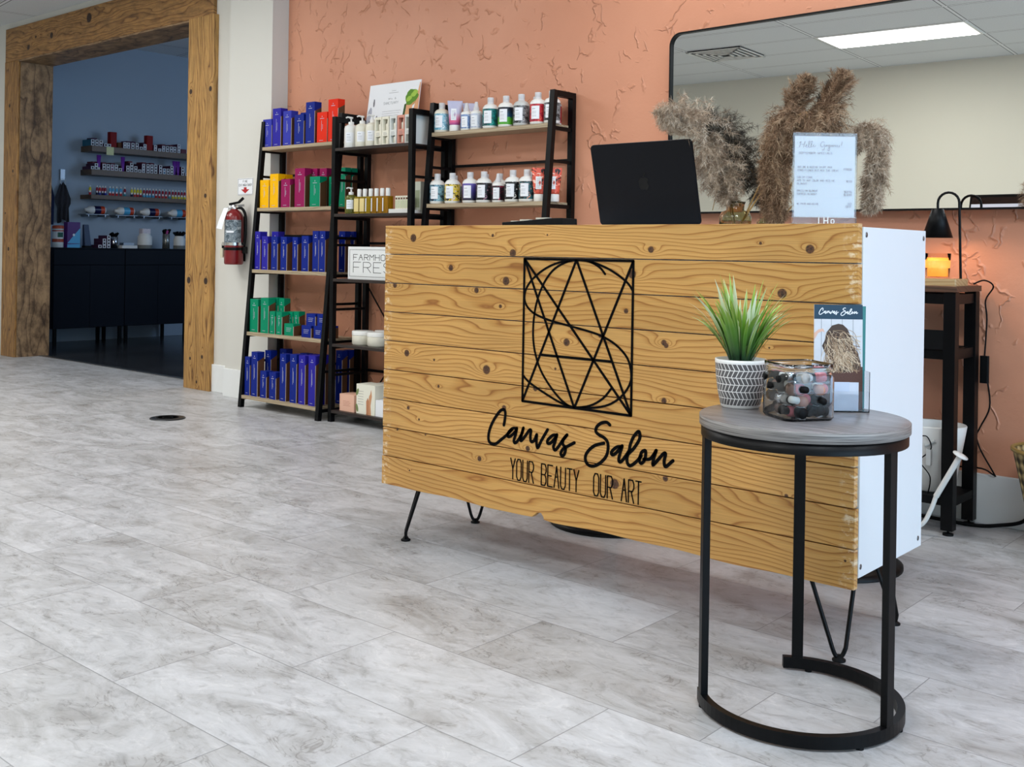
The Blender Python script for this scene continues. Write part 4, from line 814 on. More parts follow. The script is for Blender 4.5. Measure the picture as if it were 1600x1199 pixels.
# ------------------------------------------------------------------ vases with pampas grass
glass = mat('smoky_glass', (206, 200, 170), .02, trans=1, ior=1.45)
def vase(x, y, R, h, label):
    t = thing('glass_vase', label, 'vase', (x, y, DZ), 0)
    w = .0035; o = [(0, 0), (R*.8, 0), (R, h*.10), (R*1.0, h*.45), (R*.86, h*.62), (R*.56, h*.70), (R*.56, h*.90), (R*.64, h)]
    i = [(R*.64-w, h), (R*.56-w, h*.90), (R*.56-w, h*.68), (R*.84-w, h*.58), (R-w, h*.44), (R-w, h*.14), (R*.78, w*1.6), (0, w*1.6)]
    MB().lathe(o+i, 32, caps=False).build('glass', glass, t)
vase(-1.475, 2.625, .044, .076, 'round olive glass bud vase with pampas stems, nearest the laptop')
vase(-1.405, 2.690, .036, .050, 'smaller low glass vase half hidden behind the menu stand')
strawm = mat('straw_stem', (186, 150, 92), .7, var=.1)
PM = [mat('pampas_tan', (190, 168, 144), .9), mat('pampas_pale', (220, 203, 182), .9), mat('pampas_brown', (146, 123, 102), .9)]
PMd = [mat('pampas_grey', (92, 84, 74), .9), mat('pampas_dark', (58, 52, 46), .9), mat('pampas_greypale', (128, 120, 106), .9)]
PMw = [mat('pampas_warm', (158, 126, 98), .9), mat('pampas_warmpale', (196, 166, 134), .9), mat('pampas_warmdark', (108, 80, 58), .9)]
def pampas(label, base, axis, rad, n, mats, droop=.6, spiky=.0, L0=.055, seed=1):
    """axis: plume centre line, 3D world points; rad: radius along it"""
    t = thing('pampas_stem', label, 'dried pampas grass', base, 0, 'dried pampas plumes in the vases')
    B = Vector(base); r = random.Random(seed)
    A = [Vector(p)-B for p in smooth_pts(axis, 8)]; m = len(A)
    stem = smooth_pts([(0, 0, 0)]+[tuple(Vector(p)-B) for p in axis[:-1]], 6)
    MB().tube(stem, [.0026-.0016*i/len(stem) for i in range(len(stem))], 6).build('stem', strawm, t)
    mb = MB(); V_, F_, MI_ = [], [], []
    def hair(p, v, w, mi):
        sd = v.cross(Vector((r.gauss(0, 1), r.gauss(0, 1), r.gauss(0, 1))))
        if sd.length < 1e-6: return
        sd = sd.normalized()*w; b0 = len(V_); m1 = p+v*.55; e = p+v+Vector((0, 0, -abs(v.length)*.12))
        for q_ in (p, m1, e):
            W = q_+B
            if W.x < -1.515 and W.z < 1.268 and W.y < 2.545: return
        V_.extend([p-sd, p+sd, m1+sd*.8, m1-sd*.8, e]); F_.extend([(b0, b0+1, b0+2, b0+3), (b0+3, b0+2, b0+4)]); MI_.extend([mi, mi])
    tufts = max(60, n//22)
    for k in range(tufts):
        q = ((k+r.random())/tufts)**.9; f = q*(m-1); i = min(int(f), m-2); u = f-i
        c = A[i].lerp(A[i+1], u); tn = (A[i+1]-A[i]).normalized()
        g_ = q*(len(rad)-1); gi = min(int(g_), len(rad)-2); rr = rad[gi]+(rad[gi+1]-rad[gi])*(g_-gi)
        d = Vector((r.gauss(0, 1), r.gauss(0, 1), r.gauss(0, 1))); d = d-tn*d.dot(tn)
        if d.length < 1e-4: continue
        d.normalize(); v = (d*(.9-1.1*spiky)+tn*(.55+1.6*spiky)).normalized(); p = c.copy(); ln = rr*(1.75+.6*r.random())*(1+.35*spiky); S = 6
        base_mi = r.choice((0, 0, 1, 2)); hn = int(66*(.6+rr/.05))
        for sgm in range(S):
            v = (v+Vector((r.gauss(0, .12), r.gauss(0, .12), -droop*.34+r.gauss(0, .08)))).normalized(); p2 = p+v*ln/S
            for _ in range(hn//S+2):
                o = p.lerp(p2, r.random()); dv = (v*(.55+.9*spiky)+Vector((r.gauss(0, 1), r.gauss(0, 1), r.gauss(0, 1)-.25*droop)).normalized()*.85).normalized()
                hair(o, dv*r.uniform(.008, .018)*(.7+rr/.06), .00030+.00024*r.random(), base_mi if r.random() < .7 else r.choice((0, 1, 2)))
            p = p2
    mb.v = V_; mb.f = F_; mb.m = MI_
    # build without normal recalculation cost
    me = bpy.data.meshes.new('plume'); me.from_pydata(mb.v, [], mb.f)
    for q in mats: me.materials.append(q)
    me.polygons.foreach_set('material_index', mb.m); me.update()
    o = bpy.data.objects.new('plume', me); COL.objects.link(o); o.parent = t
    return t
VA, VB = (-1.475, 2.625, DZ+.008), (-1.405, 2.690, DZ+.008)
pampas('tan pampas plume leaning left and drooping over the laptop, nearest the laptop', VA, [(-1.48,2.61,1.09),(-1.50,2.60,1.165),(-1.527,2.56,1.25),(-1.542,2.47,1.315),(-1.556,2.385,1.326)], [.012,.036,.048,.036,.014], 9500, PM, .75, seed=2)
pampas('dark grey pampas plume arching left behind the tan one', VB, [(-1.415,2.70,1.08),(-1.450,2.69,1.16),(-1.482,2.66,1.245),(-1.500,2.60,1.300),(-1.505,2.52,1.318)], [.008,.026,.036,.030,.012], 6500, PMd, .75, seed=3)
pampas('tall upright pampas plume, tallest left of the menu stand', (VA[0]+.01, VA[1]+.008, VA[2]), [(-1.41,2.64,1.14),(-1.375,2.645,1.21),(-1.345,2.65,1.29),(-1.315,2.65,1.355),(-1.283,2.65,1.405)], [.016,.026,.032,.028,.008], 7000, PMw, .05, .45, seed=4)
pampas('short dark pointed pampas plume tip between the two tall ones', (VB[0]+.006, VB[1]+.004, VB[2]), [(-1.33,2.72,1.20),(-1.295,2.72,1.30),(-1.272,2.72,1.36),(-1.250,2.72,1.405)], [.010,.020,.018,.005], 2600, PMd, .0, .5, L0=.04, seed=5)
pampas('spiky pampas plume leaning right above the menu stand', (VB[0]-.004, VB[1], VB[2]), [(-1.30,2.67,1.20),(-1.255,2.67,1.28),(-1.225,2.67,1.35),(-1.198,2.67,1.408)], [.016,.032,.034,.010], 5200, PMw, .15, .45, seed=6)
pampas('bushy brown pampas plume drooping down left beside the menu stand', (VA[0]+.014, VA[1]-.004, VA[2]), [(-1.27,2.62,1.30),(-1.305,2.60,1.305),(-1.335,2.60,1.27),(-1.345,2.60,1.20),(-1.345,2.60,1.12),(-1.340,2.60,1.07)], [.030,.040,.040,.040,.034,.018], 10500, PMw, .9, seed=7)
pampas('rounded brown pampas plume arching behind the top of the menu', (VB[0]+.002, VB[1]-.006, VB[2]), [(-1.33,2.66,1.25),(-1.295,2.65,1.315),(-1.245,2.64,1.315),(-1.215,2.63,1.27),(-1.20,2.63,1.21)], [.022,.040,.044,.042,.026], 8000, PMw, .8, seed=8)
pampas('soft tan pampas plume drooping right of the menu stand', (VB[0]+.010, VB[1]-.002, VB[2]), [(-1.185,2.66,1.22),(-1.14,2.66,1.275),(-1.098,2.66,1.265),(-1.092,2.66,1.20),(-1.102,2.66,1.13),(-1.115,2.66,1.085)], [.014,.028,.032,.034,.026,.012], 7500, PM, .95, seed=9)
t = thing('grass_blade', 'thin bent dry grass blade hanging from the vase beside the laptop', 'dried grass', VA)
MB().tube(smooth_pts([(-.004, -.006, 0), (-.018, -.010, .09), (-.030, -.012, .150), (-.034, -.012, .155), (-.050, -.014, .10), (-.062, -.016, .045)], 5), .0011, 5).build('blade', strawm, t)

# ------------------------------------------------------------------ round side table
TX_, TY_ = -1.018, 2.110
def streak(name, c0, c1, c2, edge=False, rough=.3):
    m, nt, b = new_mat(name); g = G(nt); X, Y, Z = g.xyz()
    if edge: v1 = g.vec(g.m('MULTIPLY', X, 5.), g.m('MULTIPLY', Y, 5.), g.m('MULTIPLY', Z, 420.)); v2 = g.vec(g.m('MULTIPLY', X, 14.), g.m('MULTIPLY', Y, 14.), g.m('MULTIPLY', Z, 900.))
    else:
        wob = g.m('MULTIPLY', g.noise(g.vec(g.m('MULTIPLY', X, 3.), Y, 0.), 3, 2), .05); yy = g.m('ADD', Y, wob)
        v1 = g.vec(g.m('MULTIPLY', X, 4.), g.m('MULTIPLY', yy, 130.), 0.); v2 = g.vec(g.m('MULTIPLY', X, 16.), g.m('MULTIPLY', yy, 420.), 3.)
    f = g.m('ADD', g.m('MULTIPLY', g.noise(v1, 1, 3, .6), .65), g.m('MULTIPLY', g.noise(v2, 1, 2, .6), .35))
    nt.links.new(g.ramp(f, [(.36, c0), (.48, c1), (.62, c2)]), b.inputs['Base Color']); b.inputs['Roughness'].default_value = rough
    nt.links.new(g.bump(f, .2, .0008), b.inputs['Normal']); return m
tw = streak('grey_oak_veneer', (78, 74, 75), (116, 113, 115), (146, 144, 147), rough=.28)
t = thing('side_table', 'round grey wood side table with black C-shaped metal frame in the foreground', 'side table', (TX_, TY_, 0))
MB().lathe([(0, .589), (.2135, .589)], 96, caps=False).lathe([(.2140, .6105), (.2130, .611), (0, .611)], 96, caps=False).build('tabletop', tw, t)
MB().lathe([(.2135, .589), (.215, .5905), (.215, .6095), (.2140, .6105)], 96, caps=False).build('edge_band', streak('grey_edge_band', (72, 69, 68), (118, 115, 113), (156, 153, 150), True, .45), t)
MB().lathe([(.211, .566), (.211, .589), (.196, .589), (.196, .566), (.211, .566)], 72, caps=False).build('top_ring', M['black'], t)
for a in (-136.2, -8.7, 117.0):
    a = math.radians(a); R = .2035
    MB().box(-.0075, .0075, -.0125, .0125, .020, .568, M=T(R*math.cos(a), R*math.sin(a), 0) @ RZ(a)).build('leg', M['black'], t, bev=.001)
a0, a1 = math.radians(-144), math.radians(126); n = 64; vs = []
for i in range(n+1):
    a = a0+(a1-a0)*i/n
    for R, z in ((.196, .005), (.2115, .005), (.2115, .030), (.196, .030)): vs.append((R*math.cos(a), R*math.sin(a), z))
fs = [(i*4+k, i*4+(k+1) % 4, i*4+4+(k+1) % 4, i*4+4+k) for i in range(n) for k in range(4)]+[(3,2,1,0), (n*4, n*4+1, n*4+2, n*4+3)]
MB().add(vs, fs).build('base_ring', M['black'], t)
for a in (-136, -30, 8, 110):
    a = math.radians(a); MB().lathe([(.008, 0), (.008, .006), (0, .006)], 12, M=T(.204*math.cos(a), .204*math.sin(a), 0)).build('glide', M['blacksoft'], t)
TZ = .611
# ------------------------------------------------------------------ potted grass
def pot_mat():
    m, nt, b = new_mat('chevron_glazed_pot'); g = G(nt); X, Y, Z = g.xyz()
    ang = g.m('ARCTAN2', Y, X); u = g.m('MULTIPLY', ang, 34/(2*PI)); v = g.m('DIVIDE', g.m('SUBTRACT', Z, .006), .0155)
    row = g.m('FLOOR', v); fv = g.m('SUBTRACT', v, row); par = g.m('SUBTRACT', g.m('MULTIPLY', g.m('MODULO', g.m('ADD', row, 10.), 2.), 2.), 1.)
    s = g.m('FRACT', g.m('ADD', g.m('ADD', u, 100.), g.m('MULTIPLY', g.m('MULTIPLY', fv, par), .75)))
    cell = g.m('MULTIPLY', g.m('MULTIPLY', g.m('GREATER_THAN', s, .22), g.m('GREATER_THAN', fv, .12)), g.m('MULTIPLY', g.m('LESS_THAN', Z, .0985), g.m('GREATER_THAN', Z, .006)))
    nt.links.new(g.mix(cell, L(232, 232, 230), L(92, 90, 92)), b.inputs['Base Color']); b.inputs['Roughness'].default_value = .45
    nt.links.new(g.bump(g.m('MULTIPLY', cell, -1.), .5, .0012), b.inputs['Normal']); return m
t = thing('potted_grass', 'artificial green grass in a white and grey chevron pot on the side table', 'potted plant', (-1.180, 2.135, TZ))
MB().lathe([(0, 0), (.040, 0), (.043, .003), (.050, .035), (.0545, .070), (.0565, .100), (.0565, .107), (.0535, .107), (.052, .098), (0, .098)], 64, caps=False).build('pot', pot_mat(), t)
MB().lathe([(0, .102), (.03, .1015), (.0515, .099)], 24, caps=False).build('gravel', mat('grey_gravel', (120, 116, 108), .9, var=.6, bscale=220, bump=1, ), t)
def leaf_mat():
    m, nt, b = new_mat('grass_blade_green'); g = G(nt); at = nt.nodes.new('ShaderNodeAttribute'); at.attribute_name = 'tint'
    nt.links.new(at.outputs['Color'], b.inputs['Base Color']); b.inputs['Roughness'].default_value = .38; b.inputs['Subsurface Weight'].default_value = .0; return m
r = random.Random(21); vs = []; fs = []; cols = []
for k in range(120):
    a = r.uniform(0, 2*PI); q = r.random(); R0 = .026*math.sqrt(r.random()); ln = r.uniform(.13, .205)*(1-.12*q); lean = .15+1.12*q**1.0
    if math.cos(a-2.3) > .6 and q > .7: ln *= .9
    c0 = Vector((R0*math.cos(a), R0*math.sin(a), .098)); d = Vector((math.cos(a)*math.sin(lean*.45), math.sin(a)*math.sin(lean*.45), math.cos(lean*.45)))
    wmax = r.uniform(.0036, .0068); kind = r.random(); pts = []; p = c0.copy(); S = 9
    tw_ = r.uniform(-.6, .6)
    for j in range(S+1):
        f = j/S; pts.append((p.copy(), f)); th = lean*(.45+.75*f*f)
        d = Vector((math.cos(a)*math.sin(th), math.sin(a)*math.sin(th), math.cos(th))); p = p+d*ln/S
    b0 = len(vs)
    for p, f in pts:
        side = Vector((-math.sin(a+tw_*f), math.cos(a+tw_*f), 0)); w = wmax*(.45+.9*f if f < .5 else .9)*(1-max(0, (f-.55)/.45)**1.6)+.0002
        nrm = Vector((math.cos(a), math.sin(a), -.3)).normalized()*w*.22
        vs += [p-side*w, p+nrm, p+side*w]
        base = Vector((.006, .040, .018)); mid = Vector((.10, .28, .012)) if kind < .7 else Vector((.22, .38, .02)); tip = Vector((.46, .62, .06))
        c = base.lerp(mid, min(1, max(0, f-.08)*1.9)); c = c.lerp(tip, max(0, (f-.55)/.45)*.7)
        e = c.lerp(Vector((.80, .84, .66)), (.85 if kind > .62 else .10)*min(1, max(0, f-.30)*2.2))
        m_ = c.lerp(Vector((.75, .80, .66)), .8*min(1, max(0, f-.35)*2.5)) if kind > .86 else c
        cols += [e, m_, e]
    for j in range(S):
        o = b0+j*3; fs += [(o, o+1, o+4, o+3), (o+1, o+2, o+5, o+4)]
me = bpy.data.meshes.new('foliage'); me.from_pydata([tuple(v) for v in vs], [], fs); at = me.color_attributes.new('tint', 'FLOAT_COLOR', 'POINT')
for i, c in enumerate(cols): at.data[i].color = (c.x, c.y, c.z, 1)
me.materials.append(leaf_mat()); me.polygons.foreach_set('use_smooth', [True]*len(fs)); o = bpy.data.objects.new('foliage', me); COL.objects.link(o); o.parent = t

# ------------------------------------------------------------------ clear tub of sample bottles
JX, JY, JR = -1.018, 2.086, math.radians(-34)
clr = mat('clear_tub_plastic', (244, 248, 250), .02, trans=1, ior=1.4)
t = thing('clear_tub', 'clear square plastic tub filled with polish bottles, between the potted grass and brochures', 'tub', (JX, JY, TZ), JR)
def octo(a, b, c): return [(-a+c,-b),(a-c,-b),(a,-b+c),(a,b-c),(a-c,b),(-a+c,b),(-a,b-c),(-a,-b+c)]
def ringloft(mb, secs, mi=0, smooth=False):
    n = len(secs[0][0]); vs = [(p[0], p[1], z) for pts, z in secs for p in pts]
    return mb.add(vs, [(j*n+i, j*n+(i+1) % n, (j+1)*n+(i+1) % n, (j+1)*n+i) for j in range(len(secs)-1) for i in range(n)]+[list(range(n-1, -1, -1)), list(range((len(secs)-1)*n, len(secs)*n))], mi, smooth)
A_, B_ = .0575, .0575; w = .0018
def rr8(a, b, r): return rrect(-a, a, -b, b, r, 4)
out = [(rr8(A_-.004, B_-.004, .018), 0), (rr8(A_, B_, .018), .006), (rr8(A_, B_, .018), .088), (rr8(A_-.004, B_-.004, .02), .096), (rr8(A_-.005, B_-.005, .02), .104), (rr8(A_-.001, B_-.001, .02), .107), (rr8(A_-.001, B_-.001, .02), .116)]
inn = [(rr8(A_-.001-w, B_-.001-w, .018), .116), (rr8(A_-.005-w, B_-.005-w, .018), .104), (rr8(A_-w, B_-w, .017), .088), (rr8(A_-w, B_-w, .017), .008), (rr8(A_-.006, B_-.006, .016), .0035)]
ringloft(MB(), out+inn, 0, True).build('tub_body', clr, t)
sampk = [('black', M['blacksoft']), ('black', M['blacksoft']), ('nude', mat('nude_polish', (196, 140, 120), .2)), ('pink', mat('pink_polish', (206, 110, 116), .2)), ('clear', mat('clear_polish', (226, 224, 220), .1, trans=.6)), ('brown', mat('brown_polish', (110, 74, 60), .2)), ('silver', M['chrome'])]
r = random.Random(5); CJ, SJ = math.cos(JR), math.sin(JR)
cnt = 0
LAY = [(-.046,-.034,0),(-.012,-.038,1),(.026,-.036,0),(.050,-.020,2),(-.048,.000,2),(-.012,-.006,0),(.024,-.002,1),(.046,.022,0),(-.040,.034,1),(-.004,.032,2),(.026,.036,0)]
for layer in range(4):
    for i, (sx, sy, oi) in enumerate(LAY if layer < 3 else LAY[0:9]):
        cn, cm = sampk[(cnt*5+layer*2) % 7]; cnt += 1
        lx, ly, lz = sx*.80+r.uniform(-.003, .003), sy*.98+r.uniform(-.003, .003), .0165+layer*.0235
        t2 = thing('polish_bottle', f'{cn} polish sample bottle in the clear tub, {("bottom","second","third","top")[layer]} layer, {ORD[i+1]} counted from the left front', 'polish bottle', (JX+lx*CJ-ly*SJ, JY+lx*SJ+ly*CJ, TZ+lz), 0, 'sample bottles in the clear tub')
        yaw_ = JR+((0, PI/2, -PI/2)[(oi+layer) % 3])+r.uniform(-.3, .3)
        off = Vector((-.002*math.sin(yaw_), .002*math.cos(yaw_), 0))
        t2.rotation_euler = (PI/2+r.uniform(-.22, .22), 0, yaw_)
        MB().lathe([(0, -.019), (.0095, -.019), (.0115, -.016), (.0115, .000), (.006, .004), (0, .004)], 14, caps=False).build('bottle_body', cm, t2)
        MB().lathe([(.0078, .0045), (.0072, .024), (0, .0242)], 12, caps=False).build('cap', M['blacksoft'] if cnt % 5 else M['whiteplastic'], t2)
        if cnt % 2 == 0:
            for sy2 in (-1, 1):
                b2 = MB().box(-.007, .007, min(sy2*.0118, sy2*.0122), max(sy2*.0118, sy2*.0122), -.014, .0005, 0)
                for q in range(5): b2.box(-.0055+q*.0023, -.0046+q*.0023, min(sy2*.0122, sy2*.0125), max(sy2*.0122, sy2*.0125), -.011, -.003, 1)
                b2.build('barcode_label', [M['paper'], M['ink']], t2)

# ------------------------------------------------------------------ brochure stand
t = thing('brochure_stand', 'clear acrylic stand of tall salon brochures beside the white desk panel', 'brochure stand', (-1.005, 2.252, TZ), math.radians(41.5))
MB().box(-.055, .057, -.034, -.0325, .002, .045).box(-.055, .057, .016, .0175, .002, .10).box(-.0565, -.055, -.034, .0175, .002, .06).box(.057, .0585, -.034, .0175, .002, .088).box(-.0565, .0585, -.034, .0175, 0, .002).build('holder', acr, t)
bro = thing('brochure', 'tall brochure with dark teal header and wavy blonde hair photo, in the acrylic stand', 'brochure', (-1.005, 2.252, TZ+.0025), math.radians(41.5))
BM = T(0, 0, 0) @ RX(math.radians(-2)); 
MB().box(-.0535, .0535, -.002, .0, 0, .229, 0, BM).build('paper', M['paper'], bro)
MB().box(-.0535, .0535, -.0023, -.002, .197, .229, 0, BM).build('header_band', mat('dark_teal_print', (32, 62, 82), .6), bro)
sc_ = MB(); cx0 = (-2.160-1.511)/2
for s in SCRIPT: sc_.ribbon([((p[0]-cx0)*.132, .2055+(p[1]-.36)*.132) for p in smooth_pts(s, 3)], .0016, .0003, 0, BM @ T(0, -.0023, 0))
sc_.build('script_lettering', M['paper'], bro)
# photograph on the brochure: pale boards, dark top, blonde locks
ph_ = MB().box(-.0535, .0535, -.0022, -.002, .0, .197, 0, BM)
for x in (-.038, -.016, .008, .032): ph_.box(x, x+.0008, -.0024, -.0022, .09, .197, 1, BM)
ph_.box(-.0535, .0535, -.0024, -.0022, 0, .093, 2, BM)
hb = MB()
hp = [(-.030,.150),(-.026,.168),(-.014,.183),(.000,.187),(.010,.185),(.020,.176),(.027,.160),(.033,.140),(.044,.120),(.049,.104),(.050,.092),(.034,.084),(.012,.080),(-.006,.088),(-.012,.100),(-.020,.112),(-.030,.124),(-.036,.138)]
ph_.prism(hp, -.0026, -.0022, 3, BM)
r = random.Random(9)
for k in range(200):
    a0_ = r.random(); z = .176-.062*r.random(); x0 = -.028+.048*a0_; L_ = r.uniform(.040, .075); th = math.radians(r.uniform(-105, -25)); pts = []; w1 = r.uniform(.5, 1.3); ph0 = r.uniform(0, 6)
    x, z_ = x0, z
    for j in range(10):
        th2 = th+w1*math.sin(ph0+j*.55)*.6; x += math.cos(th2)*L_/10; z_ += math.sin(th2)*L_/10
        if not (-.040 < x < .051 and .078 < z_ < .186): break
        pts.append((x, z_))
    if len(pts) > 3: ph_.ribbon(smooth_pts(pts, 2), r.choice((.0006, .0009, .0013)), .0002, (r.choice((5, 6, 3)) if z > .165 and r.random() < .6 else r.choice((4, 4, 5, 5, 6))), BM @ T(0, -.0026-.00008*(k % 6), 0))
ph_.prism([(-.0535,.150),(-.045,.166),(-.036,.170),(-.030,.168),(-.034,.176),(-.044,.174),(-.0535,.166)], -.0026, -.0022, 7, BM)
ph_.build('photo_print', [mat('whitewashed_board_print', (206, 208, 214), .6, var=.06, bscale=60), M['greyink'], mat('brown_knit_print', (92, 62, 54), .7, var=.3, bscale=300), mat('dark_hair_print', (70, 52, 42), .6), mat('blonde_print', (214, 192, 164), .6), mat('tan_hair_print', (168, 138, 108), .6), mat('brown_hair_print', (106, 80, 62), .6), mat('hand_skin_print', (222, 180, 160), .6)], bro)
o = MB().box(-.0535, .0535, 0, .0012, 0, .226).build('brochure', mat('teal_back_print', (60, 128, 128), .6), loc=(-1.005+.0062-.006, 2.252+.004+.0085, TZ+.0025)); o.rotation_euler = (0, 0, math.radians(41.5))
tag(o, 'teal backed brochure just showing behind the front brochure', 'brochure')
t = thing('business_card', 'pale marbled business card in the front pocket of the brochure stand', 'business card', (-1.005, 2.252, TZ+.0025), math.radians(41.5))
MB().box(-.020, .036, -.028, -.0272, .0, .062).build('card', mat('pale_marble_print', (206, 212, 226), .5, var=.05, bscale=80), t)
MB().box(-.020, .016, -.0284, -.028, .062-.02, .0625).build('crease', mat('pale_blue_print', (196, 206, 226), .5), t)

# ------------------------------------------------------------------ black stand with candle warmer by the wall
brownw = wood('rustic_brown_board', 71, [], light=(96, 66, 48), mid=(80, 54, 38), dark=(48, 32, 24), knotc=(40, 26, 18), freq=70, amp=6, rough=.5)
RX0, RX1, RY0, RY1 = -1.560, -1.254, 3.735, 3.985
t = thing('tall_stand', 'tall narrow black metal stand with brown board top beside the terracotta wall', 'stand', ((RX0+RX1)/2, (RY0+RY1)/2, 0))
hx, hy = (RX1-RX0)/2, (RY1-RY0)/2
MB().box(-hx-.006, hx+.006, -hy-.006, hy, .832, .852).build('top_board', brownw, t, bev=.001)
for sx in (-1, 1):
    for sy in (-1, 1):
        q = MB().box(-.020, .020, -.020, .020, .018, .831, M=T(sx*(hx-.020), sy*(hy-.020), 0)).build('leg', M['black'], t, bev=.001)
        MB().lathe([(.018, 0), (.018, .007), (.004, .009), (.004, .02)], 16, M=T(sx*(hx-.020), sy*(hy-.020), 0)).build('levelling_foot', M['blacksoft'], q)
for z in (.790, .600):
    z2 = z+.034
    for a_ in ((-hx+.04, hx-.04, -hy+.005, -hy+.03), (-hx+.04, hx-.04, hy-.03, hy-.005), (hx-.03, hx-.006, -hy+.04, hy-.04), (-hx+.006, -hx+.03, -hy+.04, hy-.04)): MB().box(*a_, z, z2).build('rail', M['black'], t)
MB().box(-hx+.04, hx-.04, -hy+.03, hy-.04, .618, .634).box(-hx+.04, hx-.04, -hy+.0, -hy+.012, .634, .70).build('middle_shelf', M['blacksoft'], t)
MB().box(-hx+.04, hx-.002, -hy+.01, hy-.01, .100, .128).build('bottom_shelf', M['blacksoft'], t)
SZ = .852
t = thing('candle_warmer_lamp', 'black candle warmer lamp with cone shade and pale wood base', 'lamp', (-1.335, 3.850, SZ))
MB().hprism(rrect(-.125, .064, -.065, .065, .006, 3), 0, .024).build('base', wood('pale_beech_base', 81, [], light=(216, 184, 134), mid=(202, 166, 114), dark=(176, 136, 88), knotc=(120, 80, 50), freq=60, amp=4), t, bev=.001)
arc = [(.052, .02, .024), (.050, 0, .29)]+[(.013+.037*math.cos(a), 0, .29+.037*math.sin(a)) for a in [PI*k/10 for k in range(1, 11)]]+[(-.024, 0, .265)]
MB().tube(arc, .0045, 12).build('arm', M['black'], t)
sh = MB().lathe([(.018, .270), (.020, .268), (.052, .168), (.0505, .168), (.018, .266)], 36, M=T(-.024, 0, 0), caps=False).lathe([(0, .271), (.019, .270)], 24, M=T(-.024, 0, 0), caps=False)
sh.build('shade', M['black'], t)
MB().lathe([(.004, .235), (.014, .222), (.016, .205), (.010, .192), (0, .188)], 16, M=T(-.024, 0, 0)).build('bulb', mat('warm_bulb', (255, 190, 110), .4, emis=(255, 176, 90), estr=14), t)
d = bpy.data.lights.new('warmer_bulb', 'POINT'); d.energy = 1.1; d.color = (1, .52, .22); d.shadow_soft_size = .014; o = bpy.data.objects.new('warmer_bulb', d); COL.objects.link(o); o.parent = t; o.location = (-.024, 0, .178)
t = thing('jar_candle', 'glowing amber glass jar candle under the black lamp shade', 'candle', (-1.356, 3.850, SZ+.0245))
MB().lathe([(0, 0), (.036, 0), (.039, .004), (.044, .088), (.0415, .088), (.0365, .006), (0, .005)], 32, caps=False).build('glass', mat('jar_glass', (255, 246, 236), .02, trans=1, ior=1.08), t)
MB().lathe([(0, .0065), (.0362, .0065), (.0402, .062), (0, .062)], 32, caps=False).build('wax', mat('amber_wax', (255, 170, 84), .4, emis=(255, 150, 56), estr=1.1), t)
# cord with inline switch
t = thing('lamp_cord', 'thin black lamp cord with inline switch hanging down the terracotta wall', 'cord', (-1.235, 3.99, .60))
cp = [(-1.235,3.86,.860),(-1.222,3.93,.872),(-1.205,3.975,.85),(-1.236,3.992,.80),(-1.232,3.996,.73),(-1.238,3.996,.60)]
MB().tube(smooth_pts([tuple(Vector(p)-Vector((-1.235, 3.99, .60))) for p in cp], 5), .0028, 8).tube(smooth_pts([tuple(Vector(p)-Vector((-1.235, 3.99, .60))) for p in [(-1.226,3.996,.51),(-1.218,3.996,.42),(-1.250,3.998,.345),(-1.262,3.998,.31),(-1.245,3.998,.26),(-1.199,3.996,.185),(-1.201,3.994,.182),(-1.24,3.990,.20),(-1.33,3.990,.195)]], 5), .0028, 8).build('cable', M['blacksoft'], t)
MB().hprism(rrect(-.015, .015, -.010, .006, .005, 3), -.095, .002).build('inline_switch', M['blacksoft'], t, bev=.003)
# white tub with cables on the bottom shelf
t = thing('white_tub', 'white tapered tub with tangled cords standing on the low shelf of the black stand', 'tub', (-1.372, 3.862, .1285))
MB().lathe([(0, 0), (.075, 0), (.080, .005), (.118, .228), (.116, .232), (.113, .228), (.076, .008), (0, .007)], 40, caps=False, ky=.86).build('shell', M['whiteplastic'], t)
MB().tube(smooth_pts([(-.02, -.09, .15), (-.01, -.105, .19), (.02, -.105, .20), (.035, -.10, .165), (.02, -.10, .14), (.0, -.108, .11), (.03, -.095, .06), (.02, -.085, .0), (.015, -.09, -.0)], 5), .0022, 6).build('cord', M['blacksoft'], t)
MB().tube([(.012, -.095, .165), (.045, -.092, .185)], .006, 8).box(.018, .034, -.104, -.088, .10, .155).build('adapter', M['steelgrey'], t)
t = thing('curling_wand', 'white curling wand leaning with its round guard beside the black stand leg', 'hair tool', (-1.262, 3.700, .15))
MB().tube([(-.035, 0, -.012), (.042, 0, .135)], .0095, 12).build('barrel', M['whiteplastic'], t)
MB().lathe([(.010, 0), (.026, .002), (.026, .005), (.010, .008)], 24, M=T(.042, 0, .135) @ RY(math.radians(28))).build('guard', M['whiteplastic'], t)
MB().tube(smooth_pts([(-.035, 0, -.012), (-.05, -.005, -.06), (-.075, -.010, -.11), (-.12, -.01, -.135), (-.17, -.01, -.140)], 5), .0075, 8).build('flat_cord', M['whiteplastic'], t)
t = thing('floor_cable', 'thick black cable running along the baseboard from the stand to the basket', 'cable', (-1.25, 3.96, 0))
MB().tube(smooth_pts([(-.45, .0, .008), (-.2, -.02, .008), (0, -.03, .008), (.08, .02, .012), (.15, .033, .035), (.19, .034, .09), (.205, .034, .13), (.215, .034, .10), (.24, .03, .04), (.30, .0, .008)], 6), .0065, 8).build('cable', M['blacksoft'], t)
